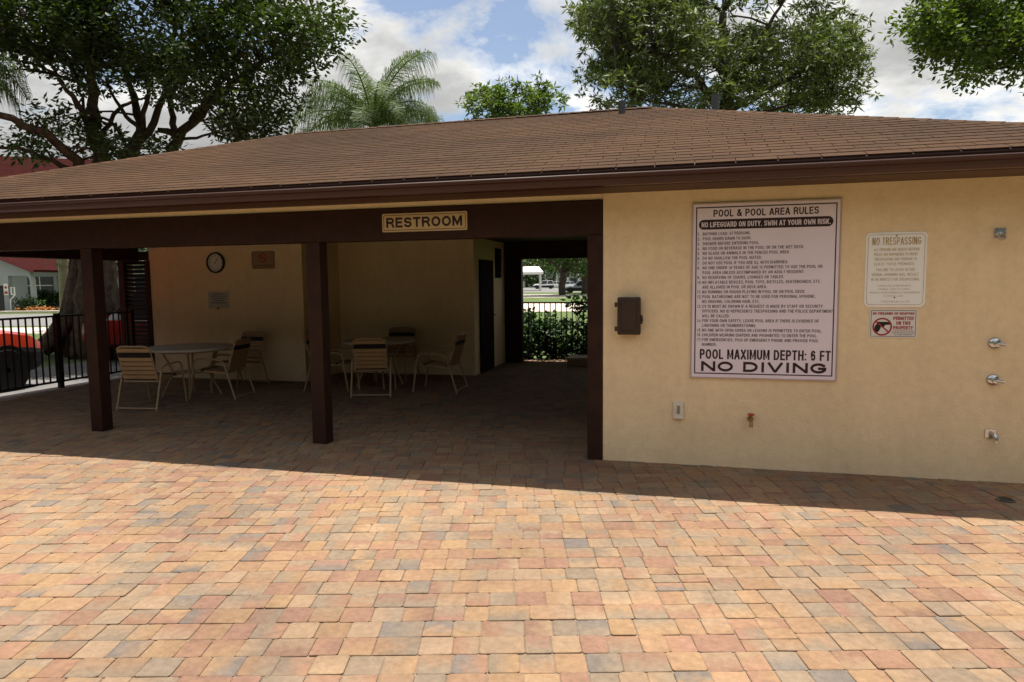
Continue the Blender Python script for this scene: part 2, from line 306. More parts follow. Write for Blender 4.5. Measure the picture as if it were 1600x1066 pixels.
# ------------------------------------------------------------------ ground
lawn_m = pm('grass', (.095, .135, .032), .95, var=.35, vscale=.6, bump=.6, bscale=25, tint=(.055, .088, .02))
asphalt = pm('asphalt', (.16, .155, .15), .95, var=.15, vscale=3, bump=.4, bscale=50)
concrete = pm('pale_concrete', (.47, .41, .36), .9, var=.12, vscale=1.2, bump=.2)
def sheet(name, pts, z, mat, label, kind='structure'):
    o = MB().add([(p[0], p[1], z) for p in pts], [tuple(range(len(pts)))]).build(name, mat, fix=False)
    if o.data.polygons[0].normal.z < 0: o.data.flip_normals()
    return tag(o, label, kind=kind)
sheet('ground', [(-600, -300), (600, -300), (600, 900), (-600, 900)], -.06, lawn_m, 'wide green lawn spreading round the pool house')
def band(name, d0, d1, px0, px1, z, mat, label):   # strip of ground lying across the view between two distances
    q = [FH*d0 + r0*((px0-800)/1067*d0), FH*d0 + r0*((px1-800)/1067*d0), FH*d1 + r0*((px1-800)/1067*d1), FH*d1 + r0*((px0-800)/1067*d1)]
    return sheet(name, q, z, mat, label)
# left: car lane beside the fence, grass verge with the fig, pale walk, road, porch drive
sheet('parking_lane', [(-12.9, -6), (-9.62, -6), (-9.62, 30), (-12.9, 30)], -.05, asphalt, 'grey asphalt lane beyond the black side fence')
sheet('brick_apron', [(-10.05, -6), (-9.62, -6), (-9.62, 30), (-10.05, 30)], -.046, pm('pink_apron', (.42, .27, .22), .9), 'narrow pinkish apron at the foot of the side fence')
def lband(name, d0, d1, z, mat, label): return band(name, d0, d1, -900, 420, z, mat, label)
lband('sidewalk', 24, 27.5, -.05, concrete, 'pale concrete walk beyond the grass verge')
lband('road', 28.5, 40.5, -.05, asphalt, 'grey road in front of the grey building')
# rear: walk and lanes seen through the passage
band('path', 37, 52, 520, 1500, -.05, pm('pinkish_concrete', (.56, .44, .37), .9, var=.08), 'pale pinkish drive seen through the rear opening')
band('lane', 68, 84, 520, 1300, -.05, concrete, 'tan lane crossing the far lawn')
band('car_park', 98, 175, 560, 1250, -.05, asphalt, 'grey car park far behind the rear lawn')
sheet('deck_base', [(-9.5, -.6), (9, -.6), (9, 13.62), (-9.5, 13.62)], -.0075, sand, 'sandy bed under the paver deck')
tag(MB().box(-9.62, -9.40, -6, 13.7, -.08, .035).build('kerb', pm('kerb_concrete', (.52, .44, .40), .9)), 'pale concrete kerb under the side fence', kind='structure')

# pavers: three sizes in broken courses, turned against the building
deck = bpy.data.objects['deck_base']; deck.name = 'paver_deck'; deck['label'] = 'tumbled multicoloured paver deck in front of and under the pavilion'
PAL = np.array([(.55, .355, .19), (.56, .39, .235), (.53, .33, .19), (.50, .285, .18), (.47, .265, .185), (.43, .335, .23), (.39, .315, .225), (.28, .26, .23), (.53, .375, .24), (.40, .235, .16)]); PAL = (PAL*.78+PAL.mean(0)*.22)*np.array((.535, .525, .535))
PW = np.array([.14, .09, .15, .11, .08,   .14, .12, .04, .13, .05]); PW = PW/PW.sum()
def paver_layout():
    out = []; U = .1475
    v = -6.0; band_i = 0
    while v < 18.5:
        u = -14 + random.random()*.3
        while u < 16:
            w = random.choice((.27, .30, .30, .35, .42, .45))
            cx, cy = r0*(u+w/2) + FH*(v+U), 0
            if -9.7 < cx.x < 8.5 and -.55 < cx.y < 13.8:
                if w <= .30 and random.random() < .10:
                    for k in range(3): out += [(u, v+k*U*2/3, w/2, U*2/3), (u+w/2, v+k*U*2/3, w/2, U*2/3)]
                else:
                    for k in range(2):
                        rest = w; x = u
                        while rest > .01:
                            opts = [q for q in (.12, .135, .15, .15, .15, .20) if q <= rest+.004 and (rest-q < .01 or rest-q > .10)]
                            q = random.choice(opts) if opts else rest
                            if rest-q < .02: q = rest
                            out.append((x, v+k*U, q, U)); x += q; rest -= q
            u += w
        v += 2*U
    return out
def paver_geo(u, v, w, h):
    g = .001; b = .0045; zt = random.gauss(0, .0013)
    x0, x1, y0, y1 = u+g+random.random()*.001, u+w-g-random.random()*.001, v+g+random.random()*.001, v+h-g-random.random()*.001
    def ring(i, z, bow=0): return [(x0+i, y0+i, z), (x1-i, y0+i, z), (x1-i, y1-i, z), (x0+i, y1-i, z)]
    # clipped corners give the tumbled outline
    c = .005+random.random()*.007
    def oct_(i, z): 
        X0, X1, Y0, Y1 = x0+i, x1-i, y0+i, y1-i; cc = c
        return [(X0+cc, Y0, z), (X1-cc, Y0, z), (X1, Y0+cc, z), (X1, Y1-cc, z), (X1-cc, Y1, z), (X0+cc, Y1, z), (X0, Y1-cc, z), (X0, Y0+cc, z)]
    tx, ty = random.gauss(0, .009), random.gauss(0, .009); mx, my = (x0+x1)/2, (y0+y1)/2
    vs = oct_(0, -.03)+oct_(0, zt-.0025)+oct_(b, zt)
    jit = [(random.gauss(0, .0011), random.gauss(0, .0011)) for _ in range(8)]
    vs = [(X+jit[i % 8][0], Y+jit[i % 8][1], Z if Z < -.02 else Z+(X-mx)*tx+(Y-my)*ty) for i, (X, Y, Z) in enumerate(vs)]
    fs = []
    for k in range(8):
        a, d = k, (k+1) % 8
        fs += [(a, d, d+8, a+8), (a+8, d+8, d+16, a+16)]
    fs += [(16, 17, 18, 19), (16, 19, 20, 23), (23, 20, 21, 22)]
    i1 = RNG.choice(len(PAL), p=PW); i2 = RNG.choice(len(PAL), p=PW) if random.random() < .8 else i1
    c1, c2 = PAL[i1]*RNG.uniform(.89, 1.08), PAL[i2]*RNG.uniform(.89, 1.08); horiz = random.random() < .5
    cols = []
    for X, Y, Z in vs:
        t = (X-x0)/(x1-x0) if horiz else (Y-y0)/(y1-y0)
        cols.append((*c1, *c2, t))
    wv = [r0*X + FH*Y + Vector((0, 0, Z)) for X, Y, Z in vs]
    return [tuple(p) for p in wv], fs, cols
def poly_col_obj(name, vs, fs, cols, mat, parent):
    me = bpy.data.meshes.new(name); me.from_pydata(vs, [], fs); me.update()
    if len(cols[0]) == 7:
        q = np.array(cols); cols = q[:, :3]
        a = me.color_attributes.new('Col2', 'FLOAT_COLOR', 'POINT'); a.data.foreach_set('color', np.c_[q[:, 3:6], np.ones(len(vs))].astype(np.float32).ravel())
        a = me.attributes.new('blend', 'FLOAT', 'POINT'); a.data.foreach_set('value', q[:, 6].astype(np.float32))
    a = me.color_attributes.new('Col', 'FLOAT_COLOR', 'POINT'); a.data.foreach_set('color', np.c_[np.array(cols), np.ones(len(vs))].astype(np.float32).ravel())
    me.materials.append(mat); o = bpy.data.objects.new(name, me); COL.objects.link(o); o.parent = parent; return o
lay = paver_layout()
def paver_size(t):
    c = r0*(t[0]+t[2]/2) + FH*(t[1]+t[3]/2); p = proj(c)
    if p is None or not (-40 < p[0] < 1640 and 0 < p[1] < 1090): return 0
    d = max(.3, c.dot(FH)); return t[2]*t[3]/d**3
lay.sort(key=paver_size, reverse=True)
bv, bf, bc = [], [], []
for i, t in enumerate(lay):
    vs, fs, cs = paver_geo(*t)
    if i < 300: poly_col_obj('paver', vs, fs, cs, paver_m, deck)
    else:
        o = len(bv); bv += vs; bf += [tuple(o+k for k in f) for f in fs]; bc += cs
tag(poly_col_obj('pavers', bv, bf, bc, paver_m, deck), kind='stuff')

# ------------------------------------------------------------------ pool house
FY = 6.06; BY = 13.3; SOF = 2.372
house = empty('pool_house', (-3, FY, 0), label='cream stucco pool house with brown hip roof and open pavilion', cat='building')
def hp(mb, name, mat, parent=house, **k):
    o = mb.build(name, mat, None, **k); o.parent = parent
    M = Matrix.Translation((-3, FY, 0)).inverted(); o.data.transform(M); return o
hp(MB().box(-.752, 3.05, FY, FY+.2, -.03, SOF), 'front_wall', stucco)
hp(MB().box(-.89, -.76, FY+.2, BY, -.03, SOF), 'passage_wall', stucco)
hp(MB().box(2.85, 3.05, FY+.2, BY, -.03, SOF), 'end_wall', stucco)
hp(MB().box(-9.11, -6.13, 9.95, 10.1, -.03, SOF), 'storage_wall', stucco)
hp(MB().box(-6.28, -6.13, 10.1, 11.15, -.03, SOF), 'storage_side_wall', stucco)
hp(MB().box(-6.28, -3.59, 11.15, 11.3, -.03, SOF), 'restroom_wall', stucco)
hp(MB().box(-3.74, -3.59, 11.3, BY, -.03, SOF), 'restroom_side_wall', stucco)
hp(MB().box(-9.11, -3.74, BY-.15, BY, -.03, SOF), 'rear_wall', stucco)
hp(MB().box(-9.109, -8.96, 10.1, BY-.15, -.03, SOF), 'left_wall', stucco)
hp(MB().box(-9.50, -.755, FY+.012, FY+.19, 2.325, SOF), 'frieze', stucco)
hp(MB().box(-9.50, -.76, FY-.005, FY+.195, 2.02, 2.322), 'beam', brown, bevel=.006)
hp(MB().box(-9.50, -9.31, FY+.2, 9.94, 2.03, SOF), 'side_beam', brown, bevel=.006)
hp(MB().box(-3.585, -.9, BY-.2, BY-.01, 2.045, SOF), 'rear_beam', brown, bevel=.006)
for x0, x1 in ((-6.447, -6.295), (-3.687, -3.535)):
    p = hp(MB().box(x0, x1, FY, FY+.15, -.005, 2.02), 'post', brown, bevel=.008)
hp(MB().box(-.892, -.752, FY-.008, FY+.15, -.005, 2.02), 'post', brown, bevel=.005)
hp(MB().box(-9.48, -9.33, FY, FY+.15, -.005, 2.02), 'post', brown, bevel=.005)
hp(MB().box(-3.585, -3.24, BY-.17, BY-.02, -.005, 2.045), 'post', brown, bevel=.005)
hp(MB().box(-9.8, 3.3, FY+.2, BY+.3, SOF+.002, SOF+.02), 'ceiling', ceil_m)
hp(MB().box(-10.15, 3.65, 5.62, FY+.198, SOF, SOF+.018), 'soffit', pm('soffit_brown', (.085, .042, .026), .6))
hp(MB().box(-9.2, -9.1, 9.93, 9.948, -.004, 2.03), 'corner_trim', brown)
# restroom door and louvre on the passage wall
dr = hp(MB().box(-3.588, -3.555, 11.45, 12.25, 0, 2.0), 'door', dark_wood, bevel=.004)
k = MB().tube([(-3.55, 12.18, 1.0), (-3.50, 12.18, 1.0), (-3.50, 12.08, 1.0)], .011).build('handle', chrome); k.data.transform(Matrix.Translation((3, -FY, 0))); k.parent = dr
lv = MB()
for i in range(9): lv.obox((-3.589, 12.5, 1.72+i*.055), (.03, 0, -.02), (0, .32, 0), (0.004, 0, .03))
hp(lv.box(-3.589, -3.572, 12.47, 12.85, 1.68, 2.24), 'vent_louvre', dark_wood)
# roof
EY, EZ, RY, RZ = 5.585, 2.515, 9.68, 3.945
EX0, EX1 = -10.05, 3.56; BYE = 2*RY-EY; AX, BX = -5.92, -.575
def T(p): return (p[0]+3, p[1]-FY, p[2])
rb = MB(); c = [(EX0, EY, EZ), (EX1, EY, EZ), (EX1, BYE, EZ), (EX0, BYE, EZ), (AX, RY, RZ), (BX, RY, RZ)]
c = [T((x, y, z-.012)) for x, y, z in c]; cl = [(x, y, z-.05) for x, y, z in c[:4]]
rb.add(c+cl, [(0, 1, 5, 4), (1, 2, 5), (2, 3, 4, 5), (3, 0, 4), (0, 6, 7, 1), (1, 7, 8, 2), (2, 8, 9, 3), (3, 9, 6, 0), (6, 9, 8, 7)])
roof = rb.build('roof', pm('roof_felt', (.12, .075, .045), .95, var=.25, vscale=4, bump=.6), house)
SLC = np.array((.068, .037, .0205))
slope = math.hypot(RY-EY, RZ-EZ); sy, sz = (RY-EY)/slope, (RZ-EZ)/slope; ny, nz = -sz, sy
EXPO, TABW = .141, .305
shin = []
nc = int(slope/EXPO)+1
for r in range(nc):
    s0, s1 = r*EXPO-.012, min((r+1)*EXPO+.01, slope)
    off = (r % 2)*TABW/2 + random.uniform(-.03, .03) + (r % 3)*.02
    x = EX0-off
    run_col = 1.0
    while x < EX1:
        a, b = x+.003, x+TABW-.003
        lo = lambda t: EX0+(AX-EX0)*t/slope; hi = lambda t: EX1+(BX-EX1)*t/slope
        m = (s0+s1)/2
        if random.random() < .4: run_col = RNG.uniform(.92, 1.08)
        a0, b0 = max(a, lo(max(0, s0))), min(b, hi(max(0, s0))); a1, b1 = max(a, lo(s1)), min(b, hi(s1))
        if b0-a0 > .02 and b1-a1 > .0:
            shin.append((a0, b0, a1, b1, s0, s1, run_col*RNG.uniform(.93, 1.07)*(1+.05*math.sin(x*.9+r*.4))))
        x += TABW
def shingle_geo(a0, b0, a1, b1, s0, s1, kcol):
    lift = .0045+random.random()*.002; j = random.uniform(-.003, .003)
    def P(x, s, n): return T((x, EY+s*sy+n*ny, EZ+s*sz+n*nz))
    vs = [P(a0, s0+j, -.004), P(b0, s0+j, -.004), P(b0, s0+j, lift), P(a0, s0+j, lift), P(a1, s1, -.004), P(b1, s1, -.004), P(b1, s1, .0005), P(a1, s1, .0005)]
    fs = [(0, 1, 2, 3), (3, 2, 6, 7), (0, 3, 7, 4), (1, 5, 6, 2)]
    tone = np.array((1, RNG.uniform(.96, 1.04), RNG.uniform(.92, 1.05)))
    return vs, fs, [SLC*kcol*tone]*8
def ssz(t):
    P = ((t[0]+t[1])/2, EY+t[4]*sy, EZ+t[4]*sz); p = proj(P)
    if not (-20 < p[0] < 1620): return 0
    return (t[1]-t[0])/(P[1]**2)
shin.sort(key=ssz, reverse=True)
bv, bf, bc = [], [], []
for i, t in enumerate(shin):
    vs, fs, cs = shingle_geo(*t)
    if i < 300: poly_col_obj('shingle', vs, fs, cs, shingle_m, roof)
    else:
        o = len(bv); bv += vs; bf += [tuple(o+q for q in f) for f in fs]; bc += cs
tag(poly_col_obj('shingles', bv, bf, bc, shingle_m, roof), kind='stuff')
def caps(p0, p1, w=.15, drop=.05):
    p0, p1 = Vector(p0), Vector(p1); d = (p1-p0); n = int(d.length/.15); d /= n; s = d.cross(Vector((0, 0, 1))).normalized()*w
    vs, fs, cs = [], [], []
    for i in range(n):
        a = p0+d*i; b = p0+d*(i+1.25); z = Vector((0, 0,   .010+random.random()*.003)); z2 = Vector((0, 0, .006)); dn = Vector((0, 0, -drop))
        o = len(vs); vs += [tuple(q) for q in (a-s+dn+z, a+z, a+s+dn+z, b-s+dn+z2, b+z2, b+s+dn+z2, a-s+dn, a, a+s+dn)]
        fs += [(o, o+1, o+4, o+3), (o+1, o+2, o+5, o+4), (o, o+6, o+7, o+1), (o+1, o+7, o+8, o+2)]; cs += [SLC*RNG.uniform(.9, 1.25)]*9
    return vs, fs, cs
hv, hf, hc = [], [], []
for a, b in (((EX0, EY, EZ), (AX, RY, RZ)), ((EX1, EY, EZ), (BX, RY, RZ)), ((AX, RY, RZ), (BX, RY, RZ+.01))):
    v_, f_, c_ = caps(T(a), T(b)); o = len(hv); hv += v_; hf += [tuple(o+q for q in f) for f in f_]; hc += c_
tag(poly_col_obj('ridge_caps', hv, hf, hc, shingle_m, roof), kind='stuff')
grey_pipe = pm('grey_vent_pipe', (.055, .06, .065), .6)
for px, py, d, r in ((972, 185, 9.15, .045), (1118, 172, 9.9, .055)):
    q = at(px, py, d); tz = at(px, 158 if px < 1000 else 149, d).z
    if px < 1000: q.z = EZ+(q.y-EY)*(RZ-EZ)/(RY-EY)
    mb = MB().tube([T((q.x, q.y, q.z-.15)), T((q.x, q.y, tz))], r, 12); mb.tube([T((q.x, q.y, tz-.002)), T((q.x, q.y, tz+.001))], r*.8, 12)
    mb.build('vent_pipe', grey_pipe, roof, smooth='auto')
# gutter and fascia
gy = 5.50
hp(MB().box(-10.05, 3.56, 5.622, 5.645, SOF-.002, 2.512), 'fascia', brown)
g = MB().prism([(5.62, 2.372), (5.545, 2.372), (5.532, 2.395), (5.525, 2.42), (5.506, 2.428), (gy, 2.442), (gy-.010, 2.444), (gy-.010, 2.452), (gy+.006, 2.454), (gy+.006, 2.444), (5.514, 2.43), (5.533, 2.42), (5.54, 2.397), (5.55, 2.38), (5.612, 2.38), (5.612, 2.49), (5.62, 2.49)], 'x', -10.05, 3.56)
gt = hp(g, 'gutter', brown_metal)
hp(MB().tube([(-10.05, gy-.012, 2.449), (3.56, gy-.012, 2.449)], .010, 14), 'bead', pm('brown_bead', (.075, .035, .03), .55), gt, smooth=True)
hp(MB().box(-10.05, 3.56, 5.575, 5.60, 2.487, 2.502), 'drip_edge', brown_metal)

# ------------------------------------------------------------------ things on the front wall
WY = FY-.001
def sign(name, x, z, y, label, cat): return empty(name, (x, y, z), label=label, cat=cat)
# rules sign
rs = sign('rules_sign', 0, .77, WY, 'large pinkish white pool rules sign with dark lettering on cream wall', 'sign')
sw, sh = 1.166, 1.486
sign_m = pm('sign_white', (.86, .76, .86), .35, var=.03, vscale=3, spec=.5)
plate('panel', sign_m, rs, 0, sw, 0, sh, .006, -.012, 0)
fr = MB(); 
for a in ((0, .012, 0, sh), (sw-.012, sw, 0, sh), (0.012, sw-.012, 0, .012), (.012, sw-.012, sh-.012, sh)): fr.box(a[0], a[1], -.016, -.0125, a[2], a[3])
fr.build('edging', pm('sign_edging', (.50, .38, .33), .4), rs)
def uz(x, y):
    xl = 68-8*(y-95)/905; xr = 850-25*(y-70)/942; 
    return (x-xl)/(xr-xl)*sw, sh-(y-93+25*(x-68)/782*(1-(y-93)/620))/907*sh
lt = MB(); YY = -.0135
border(lt, .034, sw-.034, .040, sh-.034, .004, .009, YY)
letters(lt, 'POOL & POOL AREA RULES', .175, sh-.118, .995, sh-.060, y=YY, bold=.17)
bn = MB(); pr = rrect(.058, 1.105, sh-.222, sh-.140, .04); bn.add([(u, -.0134, v) for u, v in pr], [tuple(range(len(pr)))]); bn.build('banner', ink, rs, fix=False)
wl = MB(); letters(wl, 'NO LIFEGUARD ON DUTY. SWIM AT YOUR OWN RISK.', .080, sh-.203, 1.085, sh-.160, y=-.0148, bold=.16); wl.build('banner_lettering', sign_m, rs, fix=False)
rules = [('1.', 'BATHING LOAD: 57 PERSONS.', 382), ('2.', 'POOL HOURS DAWN TO DUSK.', 386), ('3.', 'SHOWER BEFORE ENTERING POOL.', 428), ('4.', 'NO FOOD OR BEVERAGE IN THE POOL OR ON THE WET DECK.', 658),
 ('5.', 'NO GLASS OR ANIMALS IN THE FENCED POOL AREA.', 585), ('6.', 'DO NO SWALLOW THE POOL WATER.', 440), ('7.', 'DO NOT USE POOL IF YOU ARE ILL WITH DIARRHEA', 572), ('8.', 'NO ONE UNDER 18 YEARS OF AGE IS PERMITTED TO USE THE POOL OR', 750),
 ('', 'POOL AREA UNLESS ACCOMPANIED BY AN ADULT RESIDENT.', 660), ('9.', 'NO RESERVING OF CHAIRS, LOUNGES OR TABLES.', 556), ('10.', 'NO INFLATABLE DEVICES, POOL TOYS, BICYCLES, SKATEBOARDS, ETC.', 743), ('', 'ARE ALLOWED IN POOL OR DECK AREA.', 468),
 ('11.', 'NO RUNNING OR ROUGH PLAYING IN POOL OR ON POOL DECK.', 665), ('12.', 'POOL BATHROOMS ARE NOT TO BE USED FOR PERSONAL HYGIENE;', 715), ('', 'NO SHAVING, COLORING HAIR, ETC.', 430), ('13.', 'CV ID MUST BE SHOWN IF A REQUEST IS MADE BY STAFF OR SECURITY', 752),
 ('', 'OFFICERS. NO ID REPRESENTS TRESPASSING AND THE POLICE DEPARTMENT', 803), ('', 'WILL BE CALLED.', 272), ('14.', 'FOR YOUR OWN SAFETY, LEAVE POOL AREA IF THERE IS EVIDENCE OF', 733), ('', 'LIGHTNING OR THUNDERSTORMS.', 413),
 ('15.', 'NO ONE WITH OPEN SORES OR LESIONS IS PERMITTED TO ENTER POOL.', 750), ('16.', 'CHILDREN WEARING DIAPERS ARE PROHIBITED TO ENTER THE POOL.', 727), ('17.', 'FOR EMERGENCIES, PICK UP EMERGENCY PHONE AND PROVIDE POOL', 732), ('', 'NUMBER.', 203)]
for i, (n_, t_, xr) in enumerate(rules):
    y = 249+i*24.9; x0, z0 = uz(128-i*.15, y); x1, _ = uz(xr+2, y)
    letters(lt, t_, x0, z0-.0125, x1, z0+.0125, y=YY, bold=.145, gap=.2)
    if n_: letters(lt, n_, uz(99-i*.1, y)[0], z0-.0125, uz(99-i*.1, y)[0]+(.022 if len(n_) == 2 else .036), z0+.0125, y=YY, bold=.145, gap=.2)
letters(lt, 'POOL MAXIMUM DEPTH: 6 FT', .080, .168, 1.115, .252, y=YY, bold=.165)
letters(lt, 'NO DIVING', .092, .062, 1.085, .148, y=YY, bold=.245)
lt.build('lettering', ink, rs, fix=False)
# no trespassing sign
ns = sign('trespassing_sign', 1.352, 1.382, WY, 'white reflective no trespassing sign with rounded corners above small weapons sign', 'sign')
ref_m = pm('reflective_sheeting', (.985, .98, .965), .35, .0, var=.01, spec=.6)
plate('panel', ref_m, ns, 0, .438, 0, .592, .038, -.006, 0)
fade = pm('faded_gold_ink', (.56, .42, .22), .6, var=.25, vscale=30)
fl = MB(); border(fl, .014, .424, .016, .576, .03, .004, -.0072)
letters(fl, 'NO TRESPASSING', .045, .492, .395, .552, y=-.0072, bold=.13)
for i, (s_, a, b) in enumerate((('ALL PERSONS ARE HEREBY NOTIFIED', .06, .385), ('POLICE ARE EMPOWERED TO ORDER', .062, .372), ('TRESPASSING ANY PERSON TO', .065, .37), ('LEAVE THESE PREMISES', .065, .35), ('FAILURE TO LEAVE AFTER', .08, .355), ('VERBAL WARNING WILL RESULT', .048, .385), ('IN AN ARREST FOR TRESPASSING.', .045, .395))):
    z = .445-i*.038-(.008 if i > 3 else 0); letters(fl, s_, a, z, b, z+.022, y=-.0072, bold=.13)
for i, (s_, a, b) in enumerate((('Florida Police Department', .095, .335), ('Criminal Code of Florida', .10, .33), ('Trespass after warning is a misdemeanor', .035, .40), ('Florida Law', .14, .28), ('Condominium Village', .12, .33))):
    z = .162-i*.027-(.018 if i > 3 else 0); letters(fl, s_, a, z, b, z+.013, y=-.0072, bold=.13)
fl.build('lettering', fade, ns, fix=False)
for x, z in ((.219, .562), (.219, .075)): MB().lathe([(.007, 0), (.006, .003)], (x, -.006, z), n=10).build('screw', chrome, ns)
# weapons sign
ws = sign('weapons_sign', 1.398, 1.135, WY, 'small white and red no firearms sign under the trespassing sign', 'sign')
wsm = pm('aluminium_white', (.80, .77, .74), .4, var=.03)
plate('panel', wsm, ws, 0, .343, 0, .229, .008, -.005, 0)
mb = MB(); border(mb, .009, .334, .009, .220, .006, .0035, -.0062)
for i, (a, b) in enumerate(((.175, .318), (.165, .325), (.18, .312))):
    letters(mb, ('THIS PROPERTY IS POSTED', 'WEAPONS ARE NOT ALLOWED', 'ON THESE PREMISES')[i], a, .05-i*.0145, b, .0585-i*.0145, y=-.0062, bold=.14)
mb.build('fine_print', ink, ws, fix=False)
gun = [(.038, .092), (.052, .108), (.05, .128), (.155, .126), (.155, .105), (.115, .102), (.104, .085), (.085, .087), (.078, .066), (.062, .042), (.034, .048)]
gm = MB(); gm.add([(x, -.0062, z) for x, z in gun], [tuple(range(len(gun)))]); gm.build('pistol_symbol', black, ws, fix=False)
rm = MB(); cx, cz, ro, ri = .093, .088, .072, .060; n = 28
rm.add([(cx+r*math.cos(2*math.pi*i/n), -.0070, cz+r*math.sin(2*math.pi*i/n)) for r in (ro, ri) for i in range(n)], [(i, (i+1) % n, (i+1) % n+n, i+n) for i in range(n)])
a = math.radians(-42); ca, sa = math.cos(a), math.sin(a); hw = .005
rm.add([(cx+ca*t*.062-sa*s*hw, -.0072, cz+sa*t*.062+ca*s*hw) for t, s in ((-1, -1), (1, -1), (1, 1), (-1, 1))], [(0, 1, 2, 3)])
letters(rm, 'NO FIREARMS OR WEAPONS', .022, .184, .322, .205, y=-.0062, bold=.2)
for i, (s_, a, b) in enumerate((('PERMITTED', .172, .318), ('ON THIS', .193, .297), ('PROPERTY', .174, .314))): letters(rm, s_, a, .142-i*.038, b, .170-i*.038, y=-.0062, bold=.2)
rm.build('red_lettering', red_m, ws, fix=False)
# restroom sign on the beam
rr = sign('restroom_sign', -2.852, 2.094, FY-.0055, 'tan restroom sign with dark capitals fixed to the brown beam', 'sign')
plate('panel', pm('sign_tan', (.60, .45, .24), .5, var=.06, vscale=14), rr, 0, .85, 0, .172, .012, -.006, 0)
mb = MB(); border(mb, .014, .836, .014, .158, .012, .005, -.0072); letters(mb, 'RESTROOM', .042, .040, .802, .134, y=-.0072, bold=.215); mb.build('lettering', ink, rr, fix=False)
# brown weatherproof box
bx = sign('phone_box', -.622, 1.15, WY, 'dark brown plastic weatherproof phone box with hinges on cream wall', 'box')
bp = pm('brown_plastic', (.045, .024, .018), .42)
MB().box(.012, .200, -.075, 0, 0, .315).build('case', bp, bx, bevel=.012)
ld = MB().box(.005, .206, -.100, -.0765, -.006, .321).build('lid', bp, bx, bevel=.014)
MB().prism([(.04, .035), (.17, .035), (.17, .28), (.04, .28)], 'y', -.108, -.1005).build('raised_panel', bp, ld, bevel=.004)
for z in (.045, .255): MB().tube([(-.008, -.085, z-.02), (-.008, -.085, z+.02)], .011).build('hinge', bp, bx)
MB().tube([(.212, -.09, .09), (.218, -.10, .12), (.212, -.09, .165)], .008).build('latch', bp, bx)
MB().box(.204, .226, -.105, -.08, .11, .145).build('padlock', black, bx, bevel=.004)
# outlet cover
oc = sign('outlet_cover', -.139, .417, WY, 'small white switch cover low on the wall under rules sign', 'outlet')
MB().box(0, .092, -.022, 0, 0, .142).build('plate', pm('outlet_white', (.74, .68, .58), .45), oc, bevel=.006)
MB().box(.033, .059, -.026, -.0222, .035, .108).build('switch', pm('switch_grey', (.32, .26, .18), .5), oc)
MB().box(.006, .086, -.032, -.0222, -.006, .006).build('lip', pm('outlet_white'[:], (.74, .68, .58), .45), oc)
# hose faucet
hf_ = sign('hose_faucet', .502, .43, WY, 'brass hose faucet with red handle near the wall foot', 'faucet')
MB().lathe([(.026, 0), (.024, .006), (.012, .008), (.012, .05), (.017, .052), (.017, .075), (.010, .077)], (0, 0, 0), n=16).build('body', brass, hf_, smooth='auto')
MB().tube([(0, -.06, .0), (0, -.085, -.015), (0, -.095, -.055)], [.013, .013, .015], 12).build('spout', brass, hf_, smooth='auto')
MB().tube([(0, -.062, .012), (0, -.066, .045)], .007).build('stem', brass, hf_)
hm = MB().lathe([(.004, 0), (.028, .002), (.030, .006), (.026, .010), (.004, .011)], (0, -.067, .044), (0, -.1, 1), 14); hm.build('handle', red_m, hf_, smooth='auto')
# shower fittings
sh_ = sign('wall_shower', 2.285, 1.945, WY, 'chrome shower head on square plate high on the wall', 'shower')
MB().box(-.038, .038, -.010, 0, -.038, .038).build('plate', chrome, sh_, bevel=.003)
MB().tube([(0, -.01, 0), (-.005, -.05, -.005), (-.012, -.075, -.02)], .011, 10).build('arm', chrome, sh_, smooth='auto')
MB().lathe([(.012, 0), (.018, .012), (.028, .03), (.028, .038), (.004, .039)], (-.012, -.07, -.012), (-.2, -.6, -.75), 16).build('nozzle', chrome, sh_, smooth='auto')
def valve(z, lab):
    v = sign('shower_valve', 2.287, z, WY, lab, 'shower valve'); v['group'] = 'shower valves on the wall'
    MB().lathe([(.046, 0), (.045, .006), (.036, .014), (.016, .018), (.016, .045), (.020, .047), (.020, .062), (.006, .064)], (0, 0, 0), n=22).build('escutcheon', chrome, v, smooth='auto')
    MB().tube([(0, -.055, 0), (.028, -.062, -.003), (.052, -.064, -.006)], [.011, .011, .014], 10).build('lever', chrome, v, smooth='auto')
valve(1.10, 'upper of two round chrome shower valves on the wall'); valve(.812, 'lower of two round chrome shower valves on the wall')
fs_ = sign('foot_spigot', 2.29, .375, WY, 'chrome foot wash spigot on square plate low on the wall', 'spigot')
MB().box(-.038, .038, -.009, 0, -.024, .045).build('plate', chrome, fs_, bevel=.003)
MB().tube([(.005, -.01, .015), (.012, -.045, .012), (.02, -.055, -.01), (.02, -.055, -.045)], [.013, .014, .018, .018], 12).build('spout', chrome, fs_, smooth='auto')
fd = tag(empty('floor_drain', (2.226, 5.57, .004)), 'small round metal drain cover set in the shaded pavers', 'drain')
MB().lathe([(.062, 0), (.062, .006), (.05, .006)], (0, 0, 0), (0, 0, 1), 22).build('ring', pm('dull_steel', (.22, .21, .2), .45, .6), fd)
mb = MB()
for i in range(-3, 4):
    w = math.sqrt(max(0, .05**2-(i*.013)**2)); mb.box(i*.013-.004, i*.013+.004, -w, w, .0061, .0085)
mb.build('grate', black, fd)

